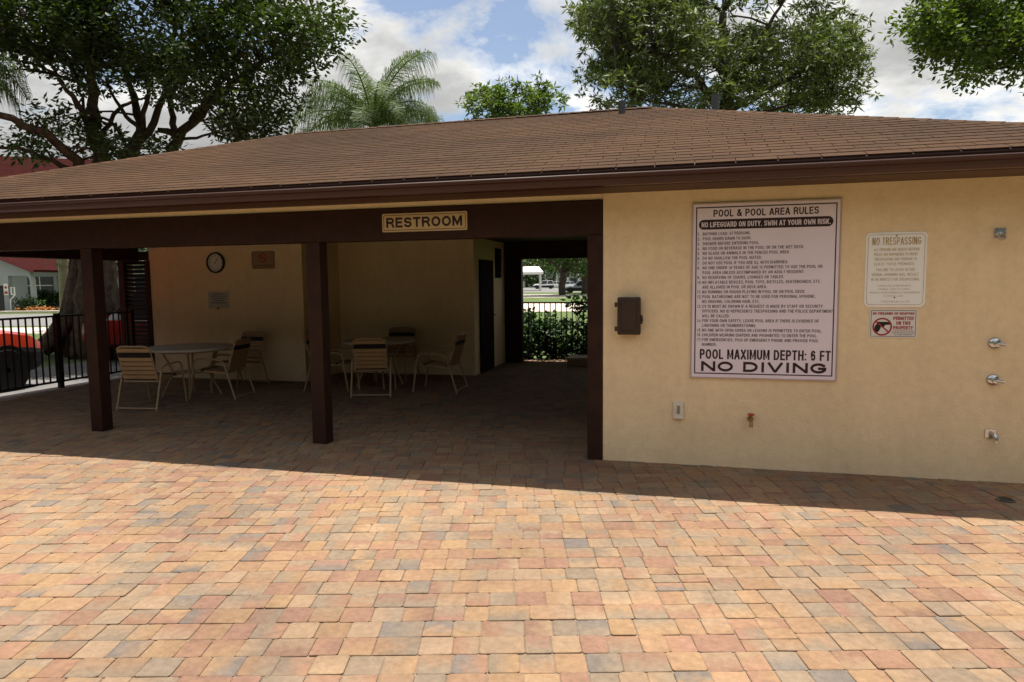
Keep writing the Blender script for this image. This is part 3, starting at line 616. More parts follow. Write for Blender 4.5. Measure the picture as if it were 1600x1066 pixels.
# ------------------------------------------------------------------ inside the pavilion
SY = 9.949
ck = sign('wall_clock', -7.75, 1.978, SY, 'round black rimmed wall clock on the storage wall', 'clock')
MB().lathe([(.172, 0), (.178, .02), (.172, .04), (.150, .042), (.150, .02)], (0, 0, 0), n=36).build('rim', black, ck, smooth='auto')
MB().lathe([(.150, .012), (.149, .021)], (0, 0, 0), n=36).build('face', white_m, ck)
mb = MB()
for h in range(12):
    a = math.radians(90-30*(h+1)); s_ = str(h+1); w = .02*len(s_)**.8
    letters(mb, s_, .122*math.cos(a)-w/2, .122*math.sin(a)-.014, .122*math.cos(a)+w/2, .122*math.sin(a)+.014, y=-.0225, bold=.15)
mb.build('numerals', black, ck, fix=False)
def hand(ang, l, w, y, nm):
    a = math.radians(90-ang); d = Vector((math.cos(a), 0, math.sin(a))); s_ = Vector((-d.z, 0, d.x))*w; b = d*-.02; mbh = MB()
    mbh.add([tuple(b-s_+Vector((0, y, 0))), tuple(d*l-s_*.6+Vector((0, y, 0))), tuple(d*l+s_*.6+Vector((0, y, 0))), tuple(b+s_+Vector((0, y, 0)))], [(0, 1, 2, 3)]); mbh.build(nm, black, ck, fix=False)
hand(33, .078, .006, -.026, 'hour_hand'); hand(38, .118, .004, -.028, 'minute_hand')
sm = sign('smoking_sign', -7.062, 1.862, SY, 'small tan no smoking sign with red circle right of the clock', 'sign')
plate('panel', pm('sign_dull_tan', (.36, .24, .13), .5), sm, 0, .435, 0, .29, .025, -.005, 0)
mb = MB(); border(mb, .008, .427, .008, .282, .02, .006, -.0062); letters(mb, 'NO SMOKING', .04, .035, .395, .068, y=-.0062, bold=.17); mb.build('lettering', ink, sm, fix=False)
mb = MB(); cx, cz, ro, ri = .21, .18, .075, .058
mb.add([(cx+r*math.cos(2*math.pi*i/n), -.0064, cz+r*math.sin(2*math.pi*i/n)) for r in (ro, ri) for i in range(n)], [(i, (i+1) % n, (i+1) % n+n, i+n) for i in range(n)])
mb.add([(cx+ca*t*.062-sa*s*.008, -.0068, cz+sa*t*.062+ca*s*.008) for t, s in ((-1, -1), (1, -1), (1, 1), (-1, 1))], [(0, 1, 2, 3)]); mb.box(cx-.035, cx+.035, -.0063, -.0061, cz-.006, cz+.006)
mb.build('symbol', red_m, sm, fix=False)
nb = sign('notice_sheet', -7.94, 1.21, SY, 'white paper notice with lines of print below the clock', 'notice')
plate('sheet', pm('paper', (.52, .50, .46), .6), nb, 0, .41, 0, .285, .004, -.003, 0)
mb = MB()
for i, (a, b) in enumerate(((.09, .32), (.04, .37), (.07, .33), (.10, .31), (.05, .36))): mb.box(a, b, -.0042, -.0040, .235-i*.038, .252-i*.038)
mb.build('print_lines', pm('blue_grey_ink', (.16, .18, .21), .6), nb)
MB().lathe([(.022, 0), (.02, .012), (.01, .014), (.01, .04)], (.19, -.003, .0), n=14).build('tap', brass, nb)
tag(nb, 'white paper notice with lines of print and a small tap below the clock')

tube_m = pm('tan_tube', (.42, .29, .17), .4, var=.06)
strap_m = pm('tan_strap', (.46, .29, .15), .55, var=.08); dark_strap = pm('dark_strap', (.012, .010, .012), .5)
tab_m = pm('table_white', (.52, .46, .38), .45, var=.04)
def bend(pts, r=.05, n=4):                          # polyline with rounded corners
    pts = [Vector(p) for p in pts]; out = [pts[0]]
    for a, b, c_ in zip(pts, pts[1:], pts[2:]):
        u, v = (a-b).normalized(), (c_-b).normalized(); q = min(r, (a-b).length*.45, (c_-b).length*.45)
        for i in range(n+1):
            t = i/n; out.append((b+u*q)*(1-t)**2 + b*2*t*(1-t) + (b+v*q)*t*t)
    return out+[pts[-1]]
def make_chair():                                   # faces +Y, origin on the floor at its middle
    t = empty('strap_chair'); hw = .27
    for s in (-1, 1):
        x = s*hw
        MB().tube(bend([(x, .34, .0), (x, .25, .58), (x, -.17, .56), (x*1.02, -.34, .0)], .09), .0135, 8).build('side_frame', tube_m, t, smooth='auto')
    MB().tube([(-hw*1.02, -.335, .03), (hw*1.02, -.335, .03)], .011, 8).build('foot_bar', tube_m, t)
    w = .225
    MB().tube(bend([(-w, -.20, .36), (-w, .27, .405), (w, .27, .405), (w, -.20, .36)], .05), .0125, 8).build('seat_frame', tube_m, t, smooth='auto')
    bf_ = MB().tube(bend([(-w, -.20, .36), (-w, -.345, .83), (w, -.345, .83), (w, -.20, .36)], .085, 6), .0125, 8).build('back_frame', tube_m, t, smooth='auto')
    MB().tube([(-hw, -.195, .362), (hw, -.195, .362)], .011, 8).build('cross_bar', tube_m, t)
    MB().tube([(-hw, .27, .40), (hw, .27, .40)], .011, 8).build('cross_bar', tube_m, t)
    def strap(p, d, nrm, name, mat, ww):           # strap of width ww wrapped across the frame at p
        p, d, nrm = Vector(p), Vector(d).normalized(), Vector(nrm).normalized(); mb = MB()
        pr = [(-w-.014, 0), (-w, .015), (w, .015), (w+.014, 0), (w, -.015), (-w, -.015)]
        o = p-d*ww/2
        mb.add([tuple(o+Vector((a, 0, 0))+nrm*b) for a, b in pr]+[tuple(o+d*ww+Vector((a, 0, 0))+nrm*b) for a, b in pr], [(i, (i+1) % 6, (i+1) % 6+6, i+6) for i in range(6)])
        mb.build(name, mat, t)
    for i in range(7): y = -.15+i*.062; strap((0, y, .365+.045*(y+.2)/.47), (0, 1, .095), (0, -.095, 1), 'seat_strap', dark_strap if i in (5,) else strap_m, .05)
    dv = Vector((0, -.145, .47)).normalized()
    for i in range(7):
        q = .07+i*.062; P = Vector((0, -.20, .36))+dv*q
        strap(P, dv, (0, dv.z, -dv.y), 'back_strap', dark_strap if i == 5 else strap_m, .05 if i != 5 else .06)
    return t
ch0 = make_chair(); first = [True]
def chair(x, y, face, lab, grp):                   # face = direction (degrees from +Y, anticlockwise) the chair looks
    o = ch0 if first[0] else copy_tree(ch0); first[0] = False
    o.location = (x, y, .002); o.rotation_euler = (0, 0, math.radians(face)); return tag(o, lab, 'chair', grp)
G1, G2 = 'chairs round the left table', 'chairs round the middle table'
chair(-6.95, 7.52, 8, 'tan strap chair with its back to us beside the left post', G1)
chair(-6.52, 8.38, 98, 'tan strap chair seen sideways right of the left table', G1)
chair(-6.95, 9.35, 172, 'tan strap chair facing us behind the left table', G1)
chair(-4.47, 9.06, 18, 'tan strap chair with its back to us before the middle table', G2)
chair(-3.62, 9.55, 92, 'tan strap chair standing alone right of the middle table', G2)
chair(-4.78, 10.55, 185, 'tan strap chair facing us behind the middle table', G2)
chair(-5.32, 9.36, -80, 'tan strap chair half hidden by the middle post', G2)
def table(x, y, r, lab):
    t = empty('round_table', (x, y, .002), label=lab, cat='table', group='round tables in the pavilion')
    MB().lathe([(r-.02, .685), (r, .69), (r, .715), (r-.015, .722), (.01, .722)], (0, 0, 0), (0, 0, 1), 40).build('table_top', tab_m, t, smooth='auto')
    MB().lathe([(r*.72, .655), (r*.72, .684)], (0, 0, 0), (0, 0, 1), 28).build('apron', tube_m, t)
    for k in range(4):
        a = math.radians(35+90*k); c_, s_ = math.cos(a), math.sin(a)
        MB().tube(bend([(c_*r*.62, s_*r*.62, .67), (c_*r*.38, s_*r*.38, .36), (c_*r*.66, s_*r*.66, 0)], .08), .015, 8).build('leg', tube_m, t, smooth='auto')
    MB().lathe([(r*.40, .345), (r*.40, .36)], (0, 0, 0), (0, 0, 1), 24).build('brace_ring', tube_m, t)
table(-7.02, 8.35, .60, 'round white topped table behind the left post'); table(-4.72, 9.78, .55, 'round white topped table between middle post and restroom wall')

# ------------------------------------------------------------------ fences
def fence(p0, p1, h, lab, posts, name='metal_fence'):
    p0, p1 = Vector(p0), Vector(p1); d = p1-p0; Ln = d.length; d.normalize(); s = Vector((-d.y, d.x, 0))
    f = empty(name, p0, label=lab, cat='fence')
    def bar(a, b, w, z0, z1, nm): MB().obox(d*a-s*w/2+Vector((0, 0, z0)), d*(b-a), s*w, (0, 0, z1-z0)).build(nm, black, f)
    bar(0, Ln, .038, h-.03, h, 'top_rail'); bar(0, Ln, .038, .09, .12, 'bottom_rail')
    n_ = int(Ln/.113)
    pk = MB().obox(-d*.009-s*.009+Vector((0, 0, .12)), d*.018, s*.018, (0, 0, h-.15)).build('picket', black, f); pk.location = d*.06
    for i in range(1, n_):
        q = .06+i*.113
        if any(abs(q-a) < .05 for a in posts): continue
        c_ = pk.copy(); COL.objects.link(c_); c_.parent = f; c_.location = d*q
    for a in posts: bar(a-.032, a+.032, .064, 0.001, h+.03, 'post')
    return f
fence((-9.46, 5.0, .036), (-9.46, 9.9, .036), 1.13, 'black metal picket fence along the left side of the pavilion', (.1, 1.72, 3.4, 4.85))
fence((-3.6, 13.55, 0), (-.7, 13.55, 0), 1.19, 'black metal picket fence across the rear passage opening', (.1, 2.8), 'rear_fence')
# brown louvred screen beyond the storage wall corner
ls = empty('louvred_screen', (-9.88, 10.05, 0), label='dark brown louvred screen beside the storage wall corner', cat='screen')
MB().box(0, .12, 0, .1, -.05, 2.2).build('frame_stile', brown, ls); MB().box(.63, .75, 0, .1, -.05, 2.2).build('frame_stile', brown, ls); MB().box(.12, .63, .01, .09, 2.05, 2.2).build('frame_rail', brown, ls); MB().box(.12, .63, .01, .09, -.05, .2).build('frame_rail', brown, ls)
sl = MB().obox((.12, .015, 0), (.51, 0, 0), (0, .07, .05), (0, .008, -.012)).build('slat', brown, ls); sl.location.z = .24
for i in range(1, 24):
    c_ = sl.copy(); COL.objects.link(c_); c_.parent = ls; c_.location.z = .24+i*.076
# low bench at the end of the passage
be = empty('low_step', (-2.26, 12.72, 0), label='low pale step block at the far end of the passage', cat='step')
MB().box(0, 1.35, 0, .55, .004, .125).build('block', pm('bench_pale', (.42, .31, .22), .6), be, bevel=.006)
MB().box(-.02, 1.37, -.02, .57, .126, .16).build('cap', pm('bench_cap', (.52, .42, .32), .6), be, bevel=.006)

# ------------------------------------------------------------------ plants
def leaves(cent, n, spread, l, w, flat=.35, droop=0., squash=.75, rosette=0):
    """n leaves round each centre; returns verts, quads"""
    cent = np.asarray(cent, float); m = len(cent)*n
    c = np.repeat(cent, n, 0); sp = np.repeat(np.broadcast_to(spread, (len(cent),)), n)[:, None]
    off = RNG.normal(size=(m, 3)); off /= np.linalg.norm(off, axis=1)[:, None]; off *= (RNG.random((m, 1))**.45); off[:, 2] *= squash
    p = c+off*sp
    if rosette:
        k_ = max(1, n//rosette); g_ = np.repeat(p.reshape(-1, n, 3)[:, :k_], rosette, 1).reshape(-1, 3); p = np.resize(g_, (len(g_), 3)); m = len(p); off = RNG.normal(size=(m, 3)); off /= np.linalg.norm(off, axis=1)[:, None]; off[:, 2] += .25; p = p+off*.02
    d = off+RNG.normal(size=(m, 3))*(.25 if rosette else .7); d[:, 2] = d[:, 2]*.6-droop; d /= np.linalg.norm(d, axis=1)[:, None]
    up_ = RNG.normal(size=(m, 3))*flat+np.array((0, 0, 1.)); s = np.cross(d, up_); s /= np.linalg.norm(s, axis=1)[:, None]+1e-9
    nn = np.cross(s, d); L_ = l*RNG.uniform(.7, 1.25, (m, 1)); W_ = w*RNG.uniform(.75, 1.2, (m, 1))/2
    a = p; b = p+d*L_*.45+s*W_-nn*L_*.06; t = p+d*L_-nn*L_*.10; e = p+d*L_*.45-s*W_-nn*L_*.06
    v = np.stack([a, b, t, e], 1).reshape(-1, 3); q = np.arange(m*4).reshape(-1, 4); return v, q
def crown(name, parent, mat, cent, n, spread, l, w, **k):
    v, q = leaves(cent, n, spread, l, w, **k); return np_mesh(name, v, q, mat, parent)
def blob_centres(blobs, d, dj):
    """blobs: (px, py, rx, ry, count) outline of the crown as surveyed; depth d with spread dj"""
    out = []
    for x, y, rx, ry, n_ in blobs:
        for _ in range(n_):
            while True:
                a, b, c_ = random.uniform(-1, 1), random.uniform(-1, 1), random.uniform(-1, 1)
                if a*a+b*b+c_*c_ <= 1: break
            s = (a*a+b*b+c_*c_)**.5; k_ = (s**.55)/max(s, .05)
            out.append(tuple(at(x+a*k_*rx, y+b*k_*ry, d+c_*k_*dj)))
    return out
def limbs(parent, name, mat, d, lines, cent, twig=.035, step=1):
    mb = MB(); nodes = []
    for pts, ra, rb_ in lines:
        P = [at(x, y, d+dd) for x, y, dd in pts]; Q = []
        for i in range(len(P)-1):
            for t in range(4): Q.append(P[i].lerp(P[i+1], t/4)+Vector((random.gauss(0, .03), random.gauss(0, .03), random.gauss(0, .03))))
        Q.append(P[-1]); m = len(Q)
        mb.tube(Q, [ra+(rb_-ra)*i/(m-1) for i in range(m)], 8); nodes += Q[2:]
    for c_ in cent[::step]:
        c_ = Vector(c_); nr = min(nodes, key=lambda q: (q-c_).length+(.6 if q.z > c_.z else 0)); mid = nr.lerp(c_, .5)+Vector((random.gauss(0, .12), random.gauss(0, .12), random.uniform(-.05, .2)))
        ln = (c_-nr).length; r_ = min(twig, .012+.012*ln); mb.tube([nr, nr.lerp(mid, .5)+Vector((0, 0, .05)), mid, mid.lerp(c_, .5), c_], [r_, r_*.85, r_*.65, r_*.45, r_*.25], 5)
    return mb.build(name, mat, parent, smooth=True)
# great fig on the left
fd_ = 15.9
fig = empty('fig_tree', ground(150, 553, -.05), label='huge spreading fig tree with many limbs behind the roof at left', cat='tree')
fb = blob_centres([(60, 30, 150, 75, 58), (230, 20, 170, 90, 80), (400, 65, 105, 80, 46), (140, 90, 130, 42, 24), (300, 120, 90, 40, 20), (390, 160, 70, 26, 12), (505, 45, 40, 30, 9), (470, 90, 30, 35, 8), (-60, 60, 80, 90, 30), (200, -130, 330, 110, 60),
                   (40, 225, 34, 12, 4), (80, 190, 50, 14, 6), (150, 230, 25, 15, 5), (235, 235, 26, 12, 4), (180, 228, 20, 12, 3), (415, 205, 22, 10, 3), (360, 195, 40, 12, 5)], fd_, 2.6)
fl_ = [([(150, 556, 0), (150, 500, 0), (150, 430, 0), (150, 330, 0)], .50, .34), ([(150, 345, 0), (160, 262, 0), (147, 205, -.3), (141, 130, -.6), (138, 60, -1)], .21, .05), ([(146, 345, 0), (122, 252, -.8), (72, 211, -1.6), (0, 180, -2.2), (-60, 165, -2.6)], .14, .04),
       ([(146, 340, 0), (108, 263, -.5), (50, 236, -1), (-20, 228, -1.4)], .08, .025), ([(152, 345, 0), (196, 246, .6), (222, 205, .8), (206, 155, 1.0), (195, 90, 1.2)], .19, .045), ([(205, 240, .6), (252, 170, .9), (268, 110, 1.2), (272, 40, 1.5)], .10, .03),
       ([(154, 345, 0), (264, 262, 1.0), (273, 218, 1.2), (325, 165, 1.0), (380, 120, .8), (440, 80, .5), (500, 50, .3)], .16, .03), ([(274, 216, 1.1), (266, 170, 1.3), (278, 100, 1.2), (285, 30, 1)], .09, .03), ([(276, 206, 1.2), (246, 203, 1)], .10, .06), ([(150, 225, 0), (190, 165, .3), (235, 150, .5)], .06, .02),
       ([(285, 218, 1), (325, 209, .6), (372, 220, .3)], .04, .015), ([(146, 205, -.3), (110, 150, -.8), (80, 100, -1)], .08, .025), ([(150, 220, -.3), (128, 180, -.5), (125, 130, -.4)], .06, .02), ([(222, 205, .8), (232, 150, .6), (228, 80, .4)], .07, .025), ([(222, 205, .8), (190, 170, .2), (165, 120, -.2)], .06, .02), ([(210, 245, .5), (170, 190, -.4), (120, 165, -1)], .05, .02), ([(300, 190, 1), (340, 140, 1.4), (350, 60, 1.6)], .07, .02)]
limbs(fig, 'trunk', bark, fd_, fl_, fb, .03)
rootm = MB()
for k in range(11):
    a = k*2*math.pi/11+random.uniform(-.2, .2); b0 = ground(150, 553, -.05); dv = Vector((math.cos(a), math.sin(a), 0)); R_ = random.uniform(.8, 1.25)
    rootm.tube([b0+dv*.25+Vector((0, 0, random.uniform(1.5, 2.5))), b0+dv*.52+Vector((0, 0, 1.0)), b0+dv*.85*R_+Vector((0, 0, .45)), b0+dv*1.4*R_+Vector((0, 0, .03))], [.13, .18, .19, .08], 7)
for k in range(26):
    a = random.uniform(0, 6.28); b0 = ground(150, 553, -.05); dv = Vector((math.cos(a), math.sin(a), 0)); z = random.uniform(1.2, 2.6)
    rootm.tube([b0+dv*.40+Vector((0, 0, z)), b0+dv*.53+Vector((random.gauss(0, .08), random.gauss(0, .08), z*.55)), b0+dv*.70+Vector((0, 0, 0))], [.03, .05, .05], 6)
rootm.build('buttress_roots', bark, fig, smooth=True)
crown('crown', fig, ficus_l, fb, 135, .50, .14, .072, droop=.1)
# big long-leaved tree right of centre
md = 17.5
mg = empty('long_leaved_tree', ground(1138, 540, -.05), label='large olive green long leaved tree behind the right roof', cat='tree')
mbk = blob_centres([(1120, 50, 190, 85, 78), (1000, 60, 95, 75, 30), (975, 120, 62, 48, 18), (1250, 80, 95, 75, 36), (1325, 70, 42, 32, 8), (1290, 145, 55, 30, 16), (1200, 150, 60, 28, 12), (1060, 145, 90, 28, 14), (1110, -90, 190, 90, 42), (940, 30, 36, 30, 7)], md, 2.7)
limbs(mg, 'trunk', bark2, md, [([(1138, 545, 0), (1136, 300, 0), (1138, 160, 0), (1135, 90, 0), (1130, 20, 0)], .24, .09), ([(1138, 185, 0), (1085, 120, -.6), (1020, 80, -1.2), (960, 70, -1.6)], .11, .03), ([(1138, 175, 0), (1200, 140, .5), (1260, 110, .8), (1320, 80, .6)], .11, .03),
      ([(1136, 130, 0), (1180, 70, -1), (1220, 10, -1.5)], .09, .03), ([(1136, 120, 0), (1080, 50, 1), (1040, -20, 1.5)], .09, .03), ([(1138, 195, 0), (1060, 165, -.6), (990, 150, -1.0)], .07, .02), ([(1138, 190, 0), (1210, 170, -.6), (1300, 150, -1.2)], .07, .02)], mbk, .028)
crown('crown', mg, mango_l, mbk, 195, .62, .19, .044, droop=.2, flat=.6, rosette=13)
# tree leaning in at the top right
rd = 13.5
rtree = empty('roundleaf_tree', at(1790, 520, rd), label='bright green tree leaning in at the upper right corner', cat='tree'); rtree.location.z = -.05
def local(o, root): o.data.transform(Matrix.Translation(-root.location)); return o
rbk = blob_centres([(1520, 40, 85, 50, 30), (1480, 80, 50, 32, 11), (1585, 30, 70, 50, 22), (1430, 42, 26, 8, 3), (1640, 60, 80, 70, 30), (1560, -60, 130, 60, 18), (1720, 20, 120, 120, 45), (1470, 15, 45, 30, 12), (1530, 108, 40, 14, 5)], rd, 1.6)
limbs(rtree, 'trunk', bark2, rd, [([(1790, 545, 0), (1785, 330, 0), (1770, 200, 0), (1740, 110, 0)], .2, .11), ([(1770, 200, 0), (1680, 95, -.4), (1600, 62, -.6), (1540, 68, -.6), (1490, 60, -.5)], .09, .025), ([(1690, 110, -.4), (1600, 106, -.2), (1545, 104, 0)], .045, .015), ([(1640, 80, -.4), (1590, 30, 0), (1540, 5, .3)], .05, .015), ([(1740, 110, 0), (1720, 20, .3), (1700, -80, .5)], .1, .04)], rbk, .02)
crown('crown', rtree, round_l, rbk, 120, .42, .12, .07)
# small tree past the ridge
sd_ = 25
smt = empty('small_tree', at(800, 500, sd_), label='small bright green tree peeping over the middle of the ridge', cat='tree'); smt.location.z = -.05
sbk = blob_centres([(765, 165, 40, 30, 20), (800, 170, 70, 28, 24), (845, 158, 28, 26, 12), (800, 150, 60, 14, 10), (800, 200, 80, 20, 14)], sd_, 1.2)
limbs(smt, 'trunk', bark2, sd_, [([(800, 520, 0), (800, 330, 0), (798, 220, 0)], .14, .08), ([(798, 225, 0), (770, 180, -.3), (760, 150, -.3)], .05, .02), ([(798, 225, 0), (830, 180, .3), (848, 150, .3)], .05, .02)], sbk, .02)
crown('crown', smt, round_l, sbk, 60, .48, .24, .07, flat=.6, rosette=10)
for t_ in (fig, mg, rtree, smt):
    for ch_ in t_.children: ch_.data.transform(Matrix.Translation(-t_.location))
# palms
def palm(px, py, d, Rf, nf, lab, trunk_h=None, seed=3):
    random.seed(seed)
    C_ = at(px, py, d); p = empty('queen_palm', (C_.x, C_.y, -.05), label=lab, cat='palm'); H_ = C_.z+.05
    MB().tube([(0, 0, 0), (.05, .02, H_*.4), (.02, 0, H_*.8), (0, 0, H_-.1)], [.2, .16, .15, .12], 10).build('trunk', pm('palm_bark', (.20, .17, .14), .9, var=.25, vscale=8), p, smooth=True)
    for k in range(nf):
        az = k*2.399+random.uniform(-.2, .2); el = math.radians(84-66*((k+.5)/nf)**.9+random.uniform(-6, 6)); Lf = Rf*random.uniform(.85, 1.1)
        P = Vector((0, 0, H_-.15)); pts = [P.copy()]; e = el; n_ = 16
        for i in range(n_):
            e -= (.05+.16*(i/n_)**1.3)*(1.1 if el < 1.1 else .75); P = P+Vector((math.cos(az)*math.cos(e), math.sin(az)*math.cos(e), math.sin(e)))*Lf/n_; pts.append(P.copy())
        mb = MB(); mb.tube(pts, [.028*(1-i/(n_+1))+.005 for i in range(n_+1)], 5)
        side = Vector((-math.sin(az), math.cos(az), 0))
        for i in range(2, n_):
            for j in range(7):
                t = (i+j/7.)/n_; q = pts[i].lerp(pts[i+1], j/7.); tg = (pts[i+1]-pts[i]).normalized()
                ll = Lf*.33*math.sin(math.pi*min(1, .15+t*.82))**.6*random.uniform(.85, 1.15)
                for s in (-1, 1):
                    dv = (side*s*random.uniform(.7, 1.0)+tg*random.uniform(.35, .8)+Vector((0, 0, random.uniform(-.35, .75)))).normalized()
                    a = q; b = q+dv*ll*.45+Vector((0, 0, -.12*ll)); c_ = q+dv*ll*.66+Vector((0, 0, -random.uniform(.55, .9)*ll)); w_ = tg.cross(Vector((0, 0, 1))).normalized()
                    w_ = tg*.0075
                    o = len(mb.v); mb.v += [tuple(x) for x in (a-w_, a+w_, b+w_, b-w_, c_)]; mb.f += [(o, o+1, o+2, o+3), (o+3, o+2, o+4)]
        mb.build('frond', palm_l, p, fix=False)
    return p
palm(583, 190, 19.5, 2.75, 28, 'feathery queen palm rising behind the roof left of centre')
palm(-105, 105, 13.5, 2.0, 18, 'palm whose drooping fronds hang at the left picture edge', seed=9)
# leaf belt added out of view to block sky light from the pavilion
tb = tag(crown('sky_block_leaves', None, ficus_l, [(random.uniform(-20, 26), random.uniform(-12, -9), random.uniform(.3, 6.5)) for _ in range(900)]+[(random.uniform(-20, -14.6), random.uniform(-10, 9), random.uniform(.3, 8)) for _ in range(1200)]+[(random.uniform(13, 16), random.uniform(-10, 6), random.uniform(.3, 8)) for _ in range(350)], 22, 1.0, .5, .34), 'added unseen leaf belt blocking sky light from the pavilion', kind='stuff')
# rear hedge behind the passage fence
for i, (x, y, h, lab) in enumerate(((-3.35, 14.05, 1.0, 'glossy dark hedge shrub at the left end of the rear fence'), (-2.72, 14.1, .80, 'lowest glossy hedge shrub behind the middle of the rear fence'), (-2.12, 14.0, 1.32, 'tallest glossy hedge shrub behind the rear fence'), (-1.45, 14.05, 1.22, 'glossy hedge shrub at the right end of the rear fence'))):
    s_ = empty('hedge_shrub', (x, y, -.05), label=lab, cat='shrub', group='glossy shrubs behind the rear fence')
    cs = [(random.gauss(0, .24), random.gauss(0, .18), random.uniform(.12, h)) for _ in range(46)]
    crown('foliage', s_, clusia_l, cs, 26, .17, .115, .062, flat=.9)
    mb = MB()
    for c_ in cs[:22]: mb.tube([(c_[0]*.2, c_[1]*.2, 0), (c_[0]*.6, c_[1]*.6, c_[2]*.5), c_], [.014, .01, .005], 5)
    mb.build('stems', bark2, s_)

# ------------------------------------------------------------------ cars
tyre_m = pm('tyre', (.012, .012, .012), .85); glass_m = pm('car_glass', (.015, .018, .02), .08, spec=.8); rim_m = pm('rim', (.35, .35, .36), .35, .8); lamp_m = pm('head_lamp', (.75, .75, .72), .15); tail_m = pm('tail_lamp', (.30, .01, .01), .25)
def car(loc, rz, paint, lab, L_=4.4, Wd=1.78, H_=1.48, suv=False, group=None, rim=None):
    """nose towards +X"""
    c = empty('parked_car', loc, rz, lab, 'car', group); h = L_/2; bz = .26; belt = .92 if suv else .84; hood = .98 if suv else .80
    st = [(-h, .55, .72, .80), (-h+.06, .42, .90, .95), (-h+.5, bz, belt+.06, 1), (-.9, bz, belt+.04, 1), (.75, bz, belt, 1), (h-.75, bz, hood, .985), (h-.28, bz+.02, hood-.09, .93), (h-.04, .34, hood-.22, .82), (h, .45, hood-.34, .74)]
    mb = MB(); rings = []
    for x, z0, z1, k in st:
        w = Wd/2*k; zm = z0+(z1-z0)*.55; prof = [(-w*.90, z0), (-w, z0+.10), (-w*1.0, zm), (-w*.955, z1-.05), (-w*.80, z1), (0, z1+.03), (w*.80, z1), (w*.955, z1-.05), (w, zm), (w, z0+.10), (w*.90, z0)]
        rings.append([(x, y, z) for y, z in prof])
    n_ = len(rings[0]); o = 0
    for r_ in rings: mb.v += r_
    for i in range(len(rings)-1):
        for k in range(n_): mb.f.append((i*n_+k, i*n_+(k+1) % n_, (i+1)*n_+(k+1) % n_, (i+1)*n_+k))
    mb.f.append(tuple(range(n_))[::-1]); mb.f.append(tuple((len(rings)-1)*n_+k for k in range(n_)))
    mb.build('body', paint, c, smooth='auto')
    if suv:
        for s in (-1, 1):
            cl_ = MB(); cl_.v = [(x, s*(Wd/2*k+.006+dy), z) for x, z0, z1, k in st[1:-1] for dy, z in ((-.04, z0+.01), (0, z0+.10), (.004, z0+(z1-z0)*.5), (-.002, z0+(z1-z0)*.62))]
            cl_.f = [(i*4+q, i*4+q+1, i*4+q+5, i*4+q+4) for i in range(len(st)-3) for q in range(3)]; cl_.build('side_shade_strip', tyre_m, c)  # black strips paint shade onto the lower sides, as on the orange car
    xr, xf = (-h+.12, .95) if suv else (-h+.55, .95); w0, w1 = Wd/2*.90, Wd/2*.70; zb = belt+.02
    tr, tf = xr+(.35 if suv else .75), xf-.75
    gh = MB().add([(xr, -w0, zb), (xf, -w0, zb), (xf, w0, zb), (xr, w0, zb), (tr, -w1, H_), (tf, -w1, H_), (tf, w1, H_), (tr, w1, H_)], [(0, 1, 5, 4), (1, 2, 6, 5), (2, 3, 7, 6), (3, 0, 4, 7), (4, 5, 6, 7)])
    gh.build('cabin', paint, c, bevel=.03)
    def pane(a, b, cc, d, nm):                      # quad inset on a cabin face, set proud
        P = [Vector(q) for q in (a, b, cc, d)]; m = sum(P, Vector())/4; nr = (P[1]-P[0]).cross(P[3]-P[0]).normalized()
        if nr.dot(m-Vector((0, 0, 1.1))) < 0: nr = -nr
        Q = [q.lerp(m, .09)+nr*.012 for q in P]; MB().add([tuple(q) for q in Q], [(0, 1, 2, 3)]).build(nm, glass_m, c, fix=False)
    B = [(xr, -w0, zb), (xf, -w0, zb), (xf, w0, zb), (xr, w0, zb), (tr, -w1, H_), (tf, -w1, H_), (tf, w1, H_), (tr, w1, H_)]; B = [Vector(b) for b in B]
    pane(B[1], B[2], B[6], B[5], 'windscreen'); pane(B[3], B[0], B[4], B[7], 'rear_window')
    for a, b, cc, d in ((0, 1, 5, 4), (3, 2, 6, 7)):
        m0, m1 = B[a].lerp(B[b], .48), B[d].lerp(B[cc], .45); pane(B[a], m0, m1, B[d], 'side_window'); pane(m0, B[b], B[cc], m1, 'side_window')
    for x in (-h*.62, h*.63):
        for s in (-1, 1):
            R_ = .345 if suv else .315; y = s*(Wd/2-.09)
            wh = MB().lathe([(R_*.62, -.1), (R_*.93, -.1), (R_, -.07), (R_, .07), (R_*.93, .1), (R_*.62, .1)], (x, y, R_), (0, s, 0), 24).build('wheel', tyre_m, c, smooth='auto')
            MB().lathe([(R_*.62, .06), (R_*.60, .085), (R_*.2, .095), (R_*.12, .10)], (x, y, R_), (0, s, 0), 16).build('rim', rim or rim_m, wh)
            MB().lathe([(R_*1.13, .0), (R_*1.13, .012)], (x, s*(Wd/2-.008), R_+.01), (0, s, 0), 20).build('wheel_arch', tyre_m, c)
    for s in (-1, 1):
        MB().obox((h-.30, s*Wd/2*.64-.16, hood-.27), (.13, 0, -.0), (0, .32, 0), (-.02, 0, .13)).build('headlight', lamp_m, c, bevel=.03)
        MB().obox((-h-.004, s*Wd/2*.66-.12, .70), (.12, 0, 0), (0, .24, 0), (0.02, 0, .16)).build('tail_light', tail_m, c, bevel=.02)
        MB().box(.55, .70, s*(Wd/2+.07)-.08, s*(Wd/2+.07)+.08, belt+.02, belt+.15).build('mirror', paint, c, bevel=.03)
    MB().box(h-.03, h+.012, -.5, .5, .36, .50).build('grille', tyre_m, c); MB().box(h+.0125, h+.02, -.16, .16, .38, .48).build('number_plate', white_m, c)
    return c
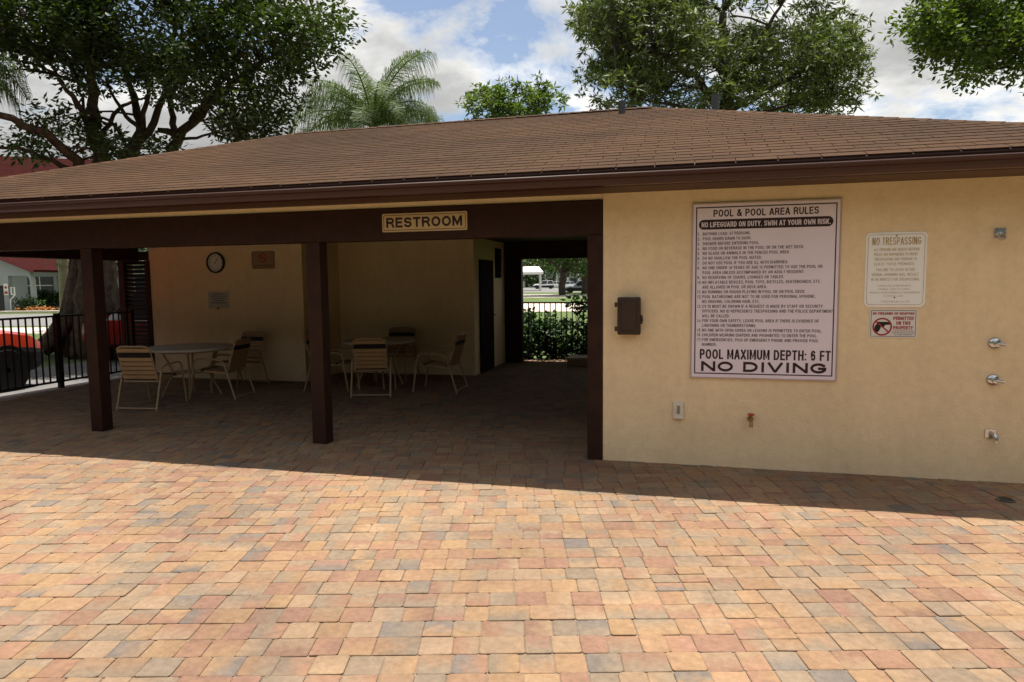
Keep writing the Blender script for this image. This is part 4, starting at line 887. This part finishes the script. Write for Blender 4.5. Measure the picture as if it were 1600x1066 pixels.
orange = pm('orange_red_paint', (.52, .045, .016), .25, coat=.6, var=.03); red_car = pm('deep_red_paint', (.22, .008, .008), .3, coat=.3, var=.03); white_car = pm('white_car_paint', (.75, .75, .75), .3, coat=.5, var=.02); silver = pm('silver_paint', (.34, .37, .42), .3, .4, coat=.5)
black_rim = pm('black_rim', (.02, .02, .02), .5)
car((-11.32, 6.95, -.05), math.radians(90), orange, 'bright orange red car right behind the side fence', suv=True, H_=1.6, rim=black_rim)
car((-11.75, 13.9, -.05), math.radians(90), red_car, 'deep red car parked beyond the first post')
def fcar(px, d, rz, *a, **k): q = FH*d+r0*((px-800)/1067*d); car((q.x, q.y, -.05), rz+YAW, *a, **k)
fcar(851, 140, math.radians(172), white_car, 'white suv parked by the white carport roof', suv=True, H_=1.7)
fcar(872, 158, math.radians(8), white_car, 'white car far off left of the shade tree trunk', suv=False)
fcar(888, 150, math.radians(180), white_car, 'white car far off right of the shade tree trunk')
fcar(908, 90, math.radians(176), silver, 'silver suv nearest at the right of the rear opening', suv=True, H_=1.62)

# ------------------------------------------------------------------ far things seen through the rear opening
def oak(px, base_d, blobs, lines, lab, dj, n=60, l=.45, w=.3, mat=None, sp=1.3):
    b = FH*base_d+r0*((px-800)/1067*base_d); t = empty('shade_tree', (b.x, b.y, -.05), label=lab, cat='tree', group='shade trees on the rear lawn')
    cs = blob_centres(blobs, base_d, dj); limbs(t, 'trunk', bark2, base_d, lines, cs, .06, 3)
    crown('crown', t, mat or hedge_l, cs, n, sp, l, w)
    for c_ in t.children: c_.data.transform(Matrix.Translation(-t.location))
oak(878, 76, [(862, 385, 50, 18, 44), (905, 384, 60, 22, 50), (820, 372, 60, 18, 30), (905, 412, 14, 6, 5)], [([(878, 461, 0), (879, 440, 0), (880, 425, 0)], .42, .34), ([(880, 428, 0), (868, 415, -1), (850, 400, -2)], .2, .08), ([(880, 428, 0), (893, 418, 1), (910, 400, 1)], .2, .08), ([(880, 426, 0), (882, 405, 0), (880, 385, 0)], .24, .1)], 'dark trunked shade tree in the middle of the rear lawn', 6)
oak(914, 84, [(925, 400, 50, 26, 40), (905, 412, 25, 12, 12)], [([(914, 460, 0), (913, 430, 0), (916, 405, 0)], .4, .25)], 'shade tree at the right edge of the rear lawn', 5)
oak(823, 175, [(800, 405, 60, 22, 40), (850, 412, 40, 16, 30), (835, 436, 14, 8, 8)], [([(823, 449, 0), (823, 430, 0), (822, 412, 0)], .35, .25)], 'far tree behind the white carport roof', 8, l=.8, w=.5, sp=2.4)
oak(868, 168, [(865, 412, 26, 14, 24)], [([(862, 449, 0), (866, 430, 0), (872, 415, 0)], .3, .2)], 'leaning far tree left of the shade tree', 6, l=.8, w=.5, sp=2.4)
cp_ = FH*118+r0*((834-800)/1067*118)
cpt = empty('carport', (cp_.x, cp_.y, -.05), YAW, 'low carport with bright white roof far beyond the lawn', 'carport')
MB().add([(-3.4, -3, 2.75), (1.6, -3, 2.75), (1.6, 3, 2.75), (-3.4, 3, 2.75), (-3.4, -3, 3.15), (1.6, -3, 3.15), (1.6, 3, 3.15), (-3.4, 3, 3.15), (-3.4, 0, 4.1), (.95, 0, 4.1)], [(0, 1, 2, 3), (0, 1, 5, 4), (1, 2, 6, 5), (2, 3, 7, 6), (4, 5, 9, 8), (6, 7, 8, 9), (5, 6, 9), (3, 0, 4, 8, 7)]).build('roof', white_m, cpt)
for x in (-3.1, 1.2):
    for y in (-2.6, 2.6): MB().box(x-.09, x+.09, y-.09, y+.09, 0, 2.749).build('post', white_m, cpt)
gb = FH*190+r0*((862-800)/1067*190)
grey_w = pm('grey_wall', (.32, .33, .33), .85, var=.06); dk_w = pm('window_dark', (.02, .022, .025), .15)
fb_ = empty('grey_block', (gb.x, gb.y, -.05), YAW, 'long grey apartment block far behind the car park', 'building')
MB().box(-30, 30, 0, 8, 0, 7).build('wall', grey_w, fb_); MB().box(-30.5, 30.5, -1, 8.5, 7.002, 7.6).build('roof', pm('flat_roof', (.2, .19, .18), .9), fb_)
pl = MB().box(-.2, .2, -.9, -.5, 0, 7).build('column', white_m, fb_); pl.location.x = -29
for i in range(1, 20): q = pl.copy(); COL.objects.link(q); q.parent = fb_; q.location.x = -29+i*3.05
wn = MB().box(-.9, .9, -.05, -.002, .9, 2.3).build('window', dk_w, fb_); wn.location = (-27.4, 0, 0)
for i in range(1, 38): q = wn.copy(); COL.objects.link(q); q.parent = fb_; q.location = (-27.4+(i % 19)*3.05, 0, 3.3*(i//19))

# ------------------------------------------------------------------ grey building beyond the road at left (local x right, y away)
def local_root(name, px, d, **k):
    q = FH*d+r0*((px-800)/1067*d); return empty(name, (q.x, q.y, -.05), YAW, **k)
gw = pm('grey_green_stucco', (.33, .345, .35), .85, var=.06, vscale=1.5, bump=.2); red_roof = pm('dark_red_tiles', (.036, .009, .008), .95, var=.2, vscale=3, spec=.03); red_trim = pm('red_trim', (.16, .02, .025), .5)
D1, D0 = 52., 44.
ap = local_root('apartment_building', 60, D1, label='grey two storey building with dark red roof across the road', cat='building')
s1 = D1/1067
MB().box(-14, 11, 0, 9, 0, 8.3).build('wall', gw, ap)
MB().add([(-15, -1, 8.3), (12, -1, 8.3), (12, 10, 8.3), (-15, 10, 8.3), (-10, 4.5, 12.4), (5, 4.5, 11.7)], [(0, 1, 5, 4), (1, 2, 5), (2, 3, 4, 5), (3, 0, 4), (0, 3, 2, 1)]).build('roof', red_roof, ap)
for x in (-6.5, 0.35, 4.2, 8.5):
    for z in (1.05, 4.3):
        wnd = MB().box(x-.95, x+.95, -.06, -.002, z, z+1.3).build('window', dk_w, ap)
        MB().box(x-.03, x+.03, -.085, -.061, z, z+1.3).build('mullion', white_m, wnd); MB().box(x-.95, x-.031, -.08, -.061, z+.62, z+.67).build('glazing_bar', white_m, wnd); MB().box(x+.031, x+.95, -.08, -.061, z+.62, z+.67).build('glazing_bar', white_m, wnd)
MB().box(-14, 11, -1.1, -.001, 3.35, 3.75).build('balcony_slab', gw, ap)
MB().tube([(2.75, -.12, 0), (2.75, -.12, 8.2)], .09).build('downspout', white_m, ap); MB().tube([(-.95, -1.0, 3.76), (-.95, -1.0, 8.2)], .1).build('balcony_post', white_m, ap)
po = local_root('entrance_porch', 20, D0, label='grey arched entrance porch with red roof edge across the road', cat='porch'); s0_ = D0/1067
def px(x): return (x-20)*s0_
def pz(y): return (448-y)*s0_+EYE+.05
# front wall with an opening between two piers, rounded at its upper right corner
arch = [(px(17), 0), (px(17), pz(432)), (px(44), pz(432))] + [(px(44)+(px(50.5)-px(44))*math.sin(t*math.pi/10), pz(440)+(pz(432)-pz(440))*math.cos(t*math.pi/10)) for t in range(1, 6)] + [(px(50.5), 0), (px(55), 0), (px(53), pz(435)), (px(50), pz(424)), (px(-60), pz(380)), (px(-150), pz(424)), (px(-150), 0), (px(9), 0), (px(9), pz(447)), (px(-20), pz(447)), (px(-20), 0)]
bm = bmesh.new(); vs = [bm.verts.new((x, 0, z)) for x, z in [(px(17), 0), (px(17), pz(432)), (px(44), pz(432)), (px(47.5), pz(433.5)), (px(49.6), pz(436.5)), (px(50.5), pz(441)), (px(50.5), 0), (px(55.5), 0), (px(54), pz(438)), (px(51), pz(426)), (px(-60), pz(378)), (px(-60), pz(447)), (px(9), pz(447)), (px(9), 0)]]
f_ = bm.faces.new(vs); ex = bmesh.ops.extrude_face_region(bm, geom=[f_]); bmesh.ops.translate(bm, verts=[v for v in ex['geom'] if isinstance(v, bmesh.types.BMVert)], vec=(0, .35, 0)); bmesh.ops.recalc_face_normals(bm, faces=bm.faces)
me = bpy.data.meshes.new('front_wall'); bm.to_mesh(me); bm.free(); me.materials.append(gw); o = bpy.data.objects.new('front_wall', me); COL.objects.link(o); o.parent = po
MB().obox((px(66), -.5, pz(427)), (px(-60)-px(66), 0, pz(375)-pz(427)), (0, 6, 0), (0, 0, .16)).build('roof', red_roof, po)
MB().obox((px(66), -.53, pz(428.5)), (px(-60)-px(66), 0, pz(376.5)-pz(428.5)), (0, .025, 0), (0, 0, .20)).build('roof_edge', red_trim, po)
MB().box(px(-60), px(9)-.01, .36, .5, 0, pz(447)).build('dark_door', dk_w, po); MB().box(px(44), px(50.5), 3, 3.3, 0, pz(432)).build('rear_pier', gw, po); MB().box(px(17), px(60), 5.5, 5.7, 0, 3.2).build('back_wall', grey_w, po); MB().box(px(28), px(40), 5.42, 5.499, 0, 2.3).build('door', dk_w, po)
ts = local_root('tow_sign', 13, D0-.06, label='small white sign with red marks on the porch pier', cat='sign')
MB().box(-.14, .14, -.03, 0, pz(462), pz(444)).build('panel', white_m, ts); MB().lathe([(.09, 0), (.09, .004)], (0, -.031, pz(450)), n=16).build('symbol', red_m, ts); MB().box(-.1, .1, -.034, -.031, pz(460), pz(456)).build('lettering', red_m, ts)
br = local_root('white_bracket', 22, D0-.3, label='white bracket frame beside the porch pier', cat='bracket')
MB().tube([(-.14, 0, pz(470)), (.16, 0, pz(462)), (.16, 0, pz(450)), (-.05, 0, pz(450)), (-.05, 0, pz(461)), (.16, 0, pz(461))], .05, 6).build('frame', white_m, br)
MB().tube([(-.14, 0, 0), (-.14, 0, pz(469))], .04, 6).build('post', white_m, br)
hd = local_root('clipped_hedge', 77, 47, label='clipped green hedge under the grey building windows', cat='hedge')
crown('foliage', hd, hedge_l, [(random.uniform(-1.1, 4.5), random.uniform(-.3, .4), random.uniform(.15, 1.25)) for _ in range(420)], 22, .22, .17, .10)
bd = local_root('flower_bed', 58, 43.2, label='orange and yellow flower bed beside the porch', cat='flower bed')
crown('flowers', bd, flower_l, [(random.uniform(-1.5, 1.3), random.uniform(-.2, .6), random.uniform(.1, .28)) for _ in range(45)], 16, .16, .12, .08)
crown('leaves', bd, hedge_l, [(random.uniform(-1.6, -.2), random.uniform(.2, .8), random.uniform(.1, .9)) for _ in range(40)], 18, .22, .2, .1)
MB().box(-1.9, 1.9, -.9, -.3, 0, .12).build('gravel_edge', pm('pale_gravel', (.52, .47, .38), .95, var=.3, vscale=9), bd)
tp = empty('bare_trunk', ground(104, 520, -.05), label='pale straight tree trunk just behind the fig roots', cat='trunk')
b = tp.location.copy(); 
MB().tube([(0, 0, 0), (.05, 0, 2), (.02, 0, 3.2), (.1, 0, 4.3)], [.19, .16, .15, .10], 10).build('trunk', pm('pale_bark', (.22, .19, .14), .9, var=.25, vscale=6), tp, smooth=True)
# dark planting that closes the gap left of the storage block
for i, (x_, d_, lab) in enumerate(((165, 26, 'dark leafy shrub beyond the red car'), (205, 24, 'dark leafy shrub beyond the louvred screen'))):
    q = local_root('dark_shrub', x_, d_, label=lab, cat='shrub')
    crown('foliage', q, ficus_l, [(random.gauss(0, .8), random.gauss(0, .6), random.uniform(2.2, 5.5)) for _ in range(60)], 50, .5, .16, .08)
    MB().tube([(0, 0, 0), (.05, 0, 1.5), (0, .05, 4)], [.14, .11, .05], 8).build('trunk', bark2, q)
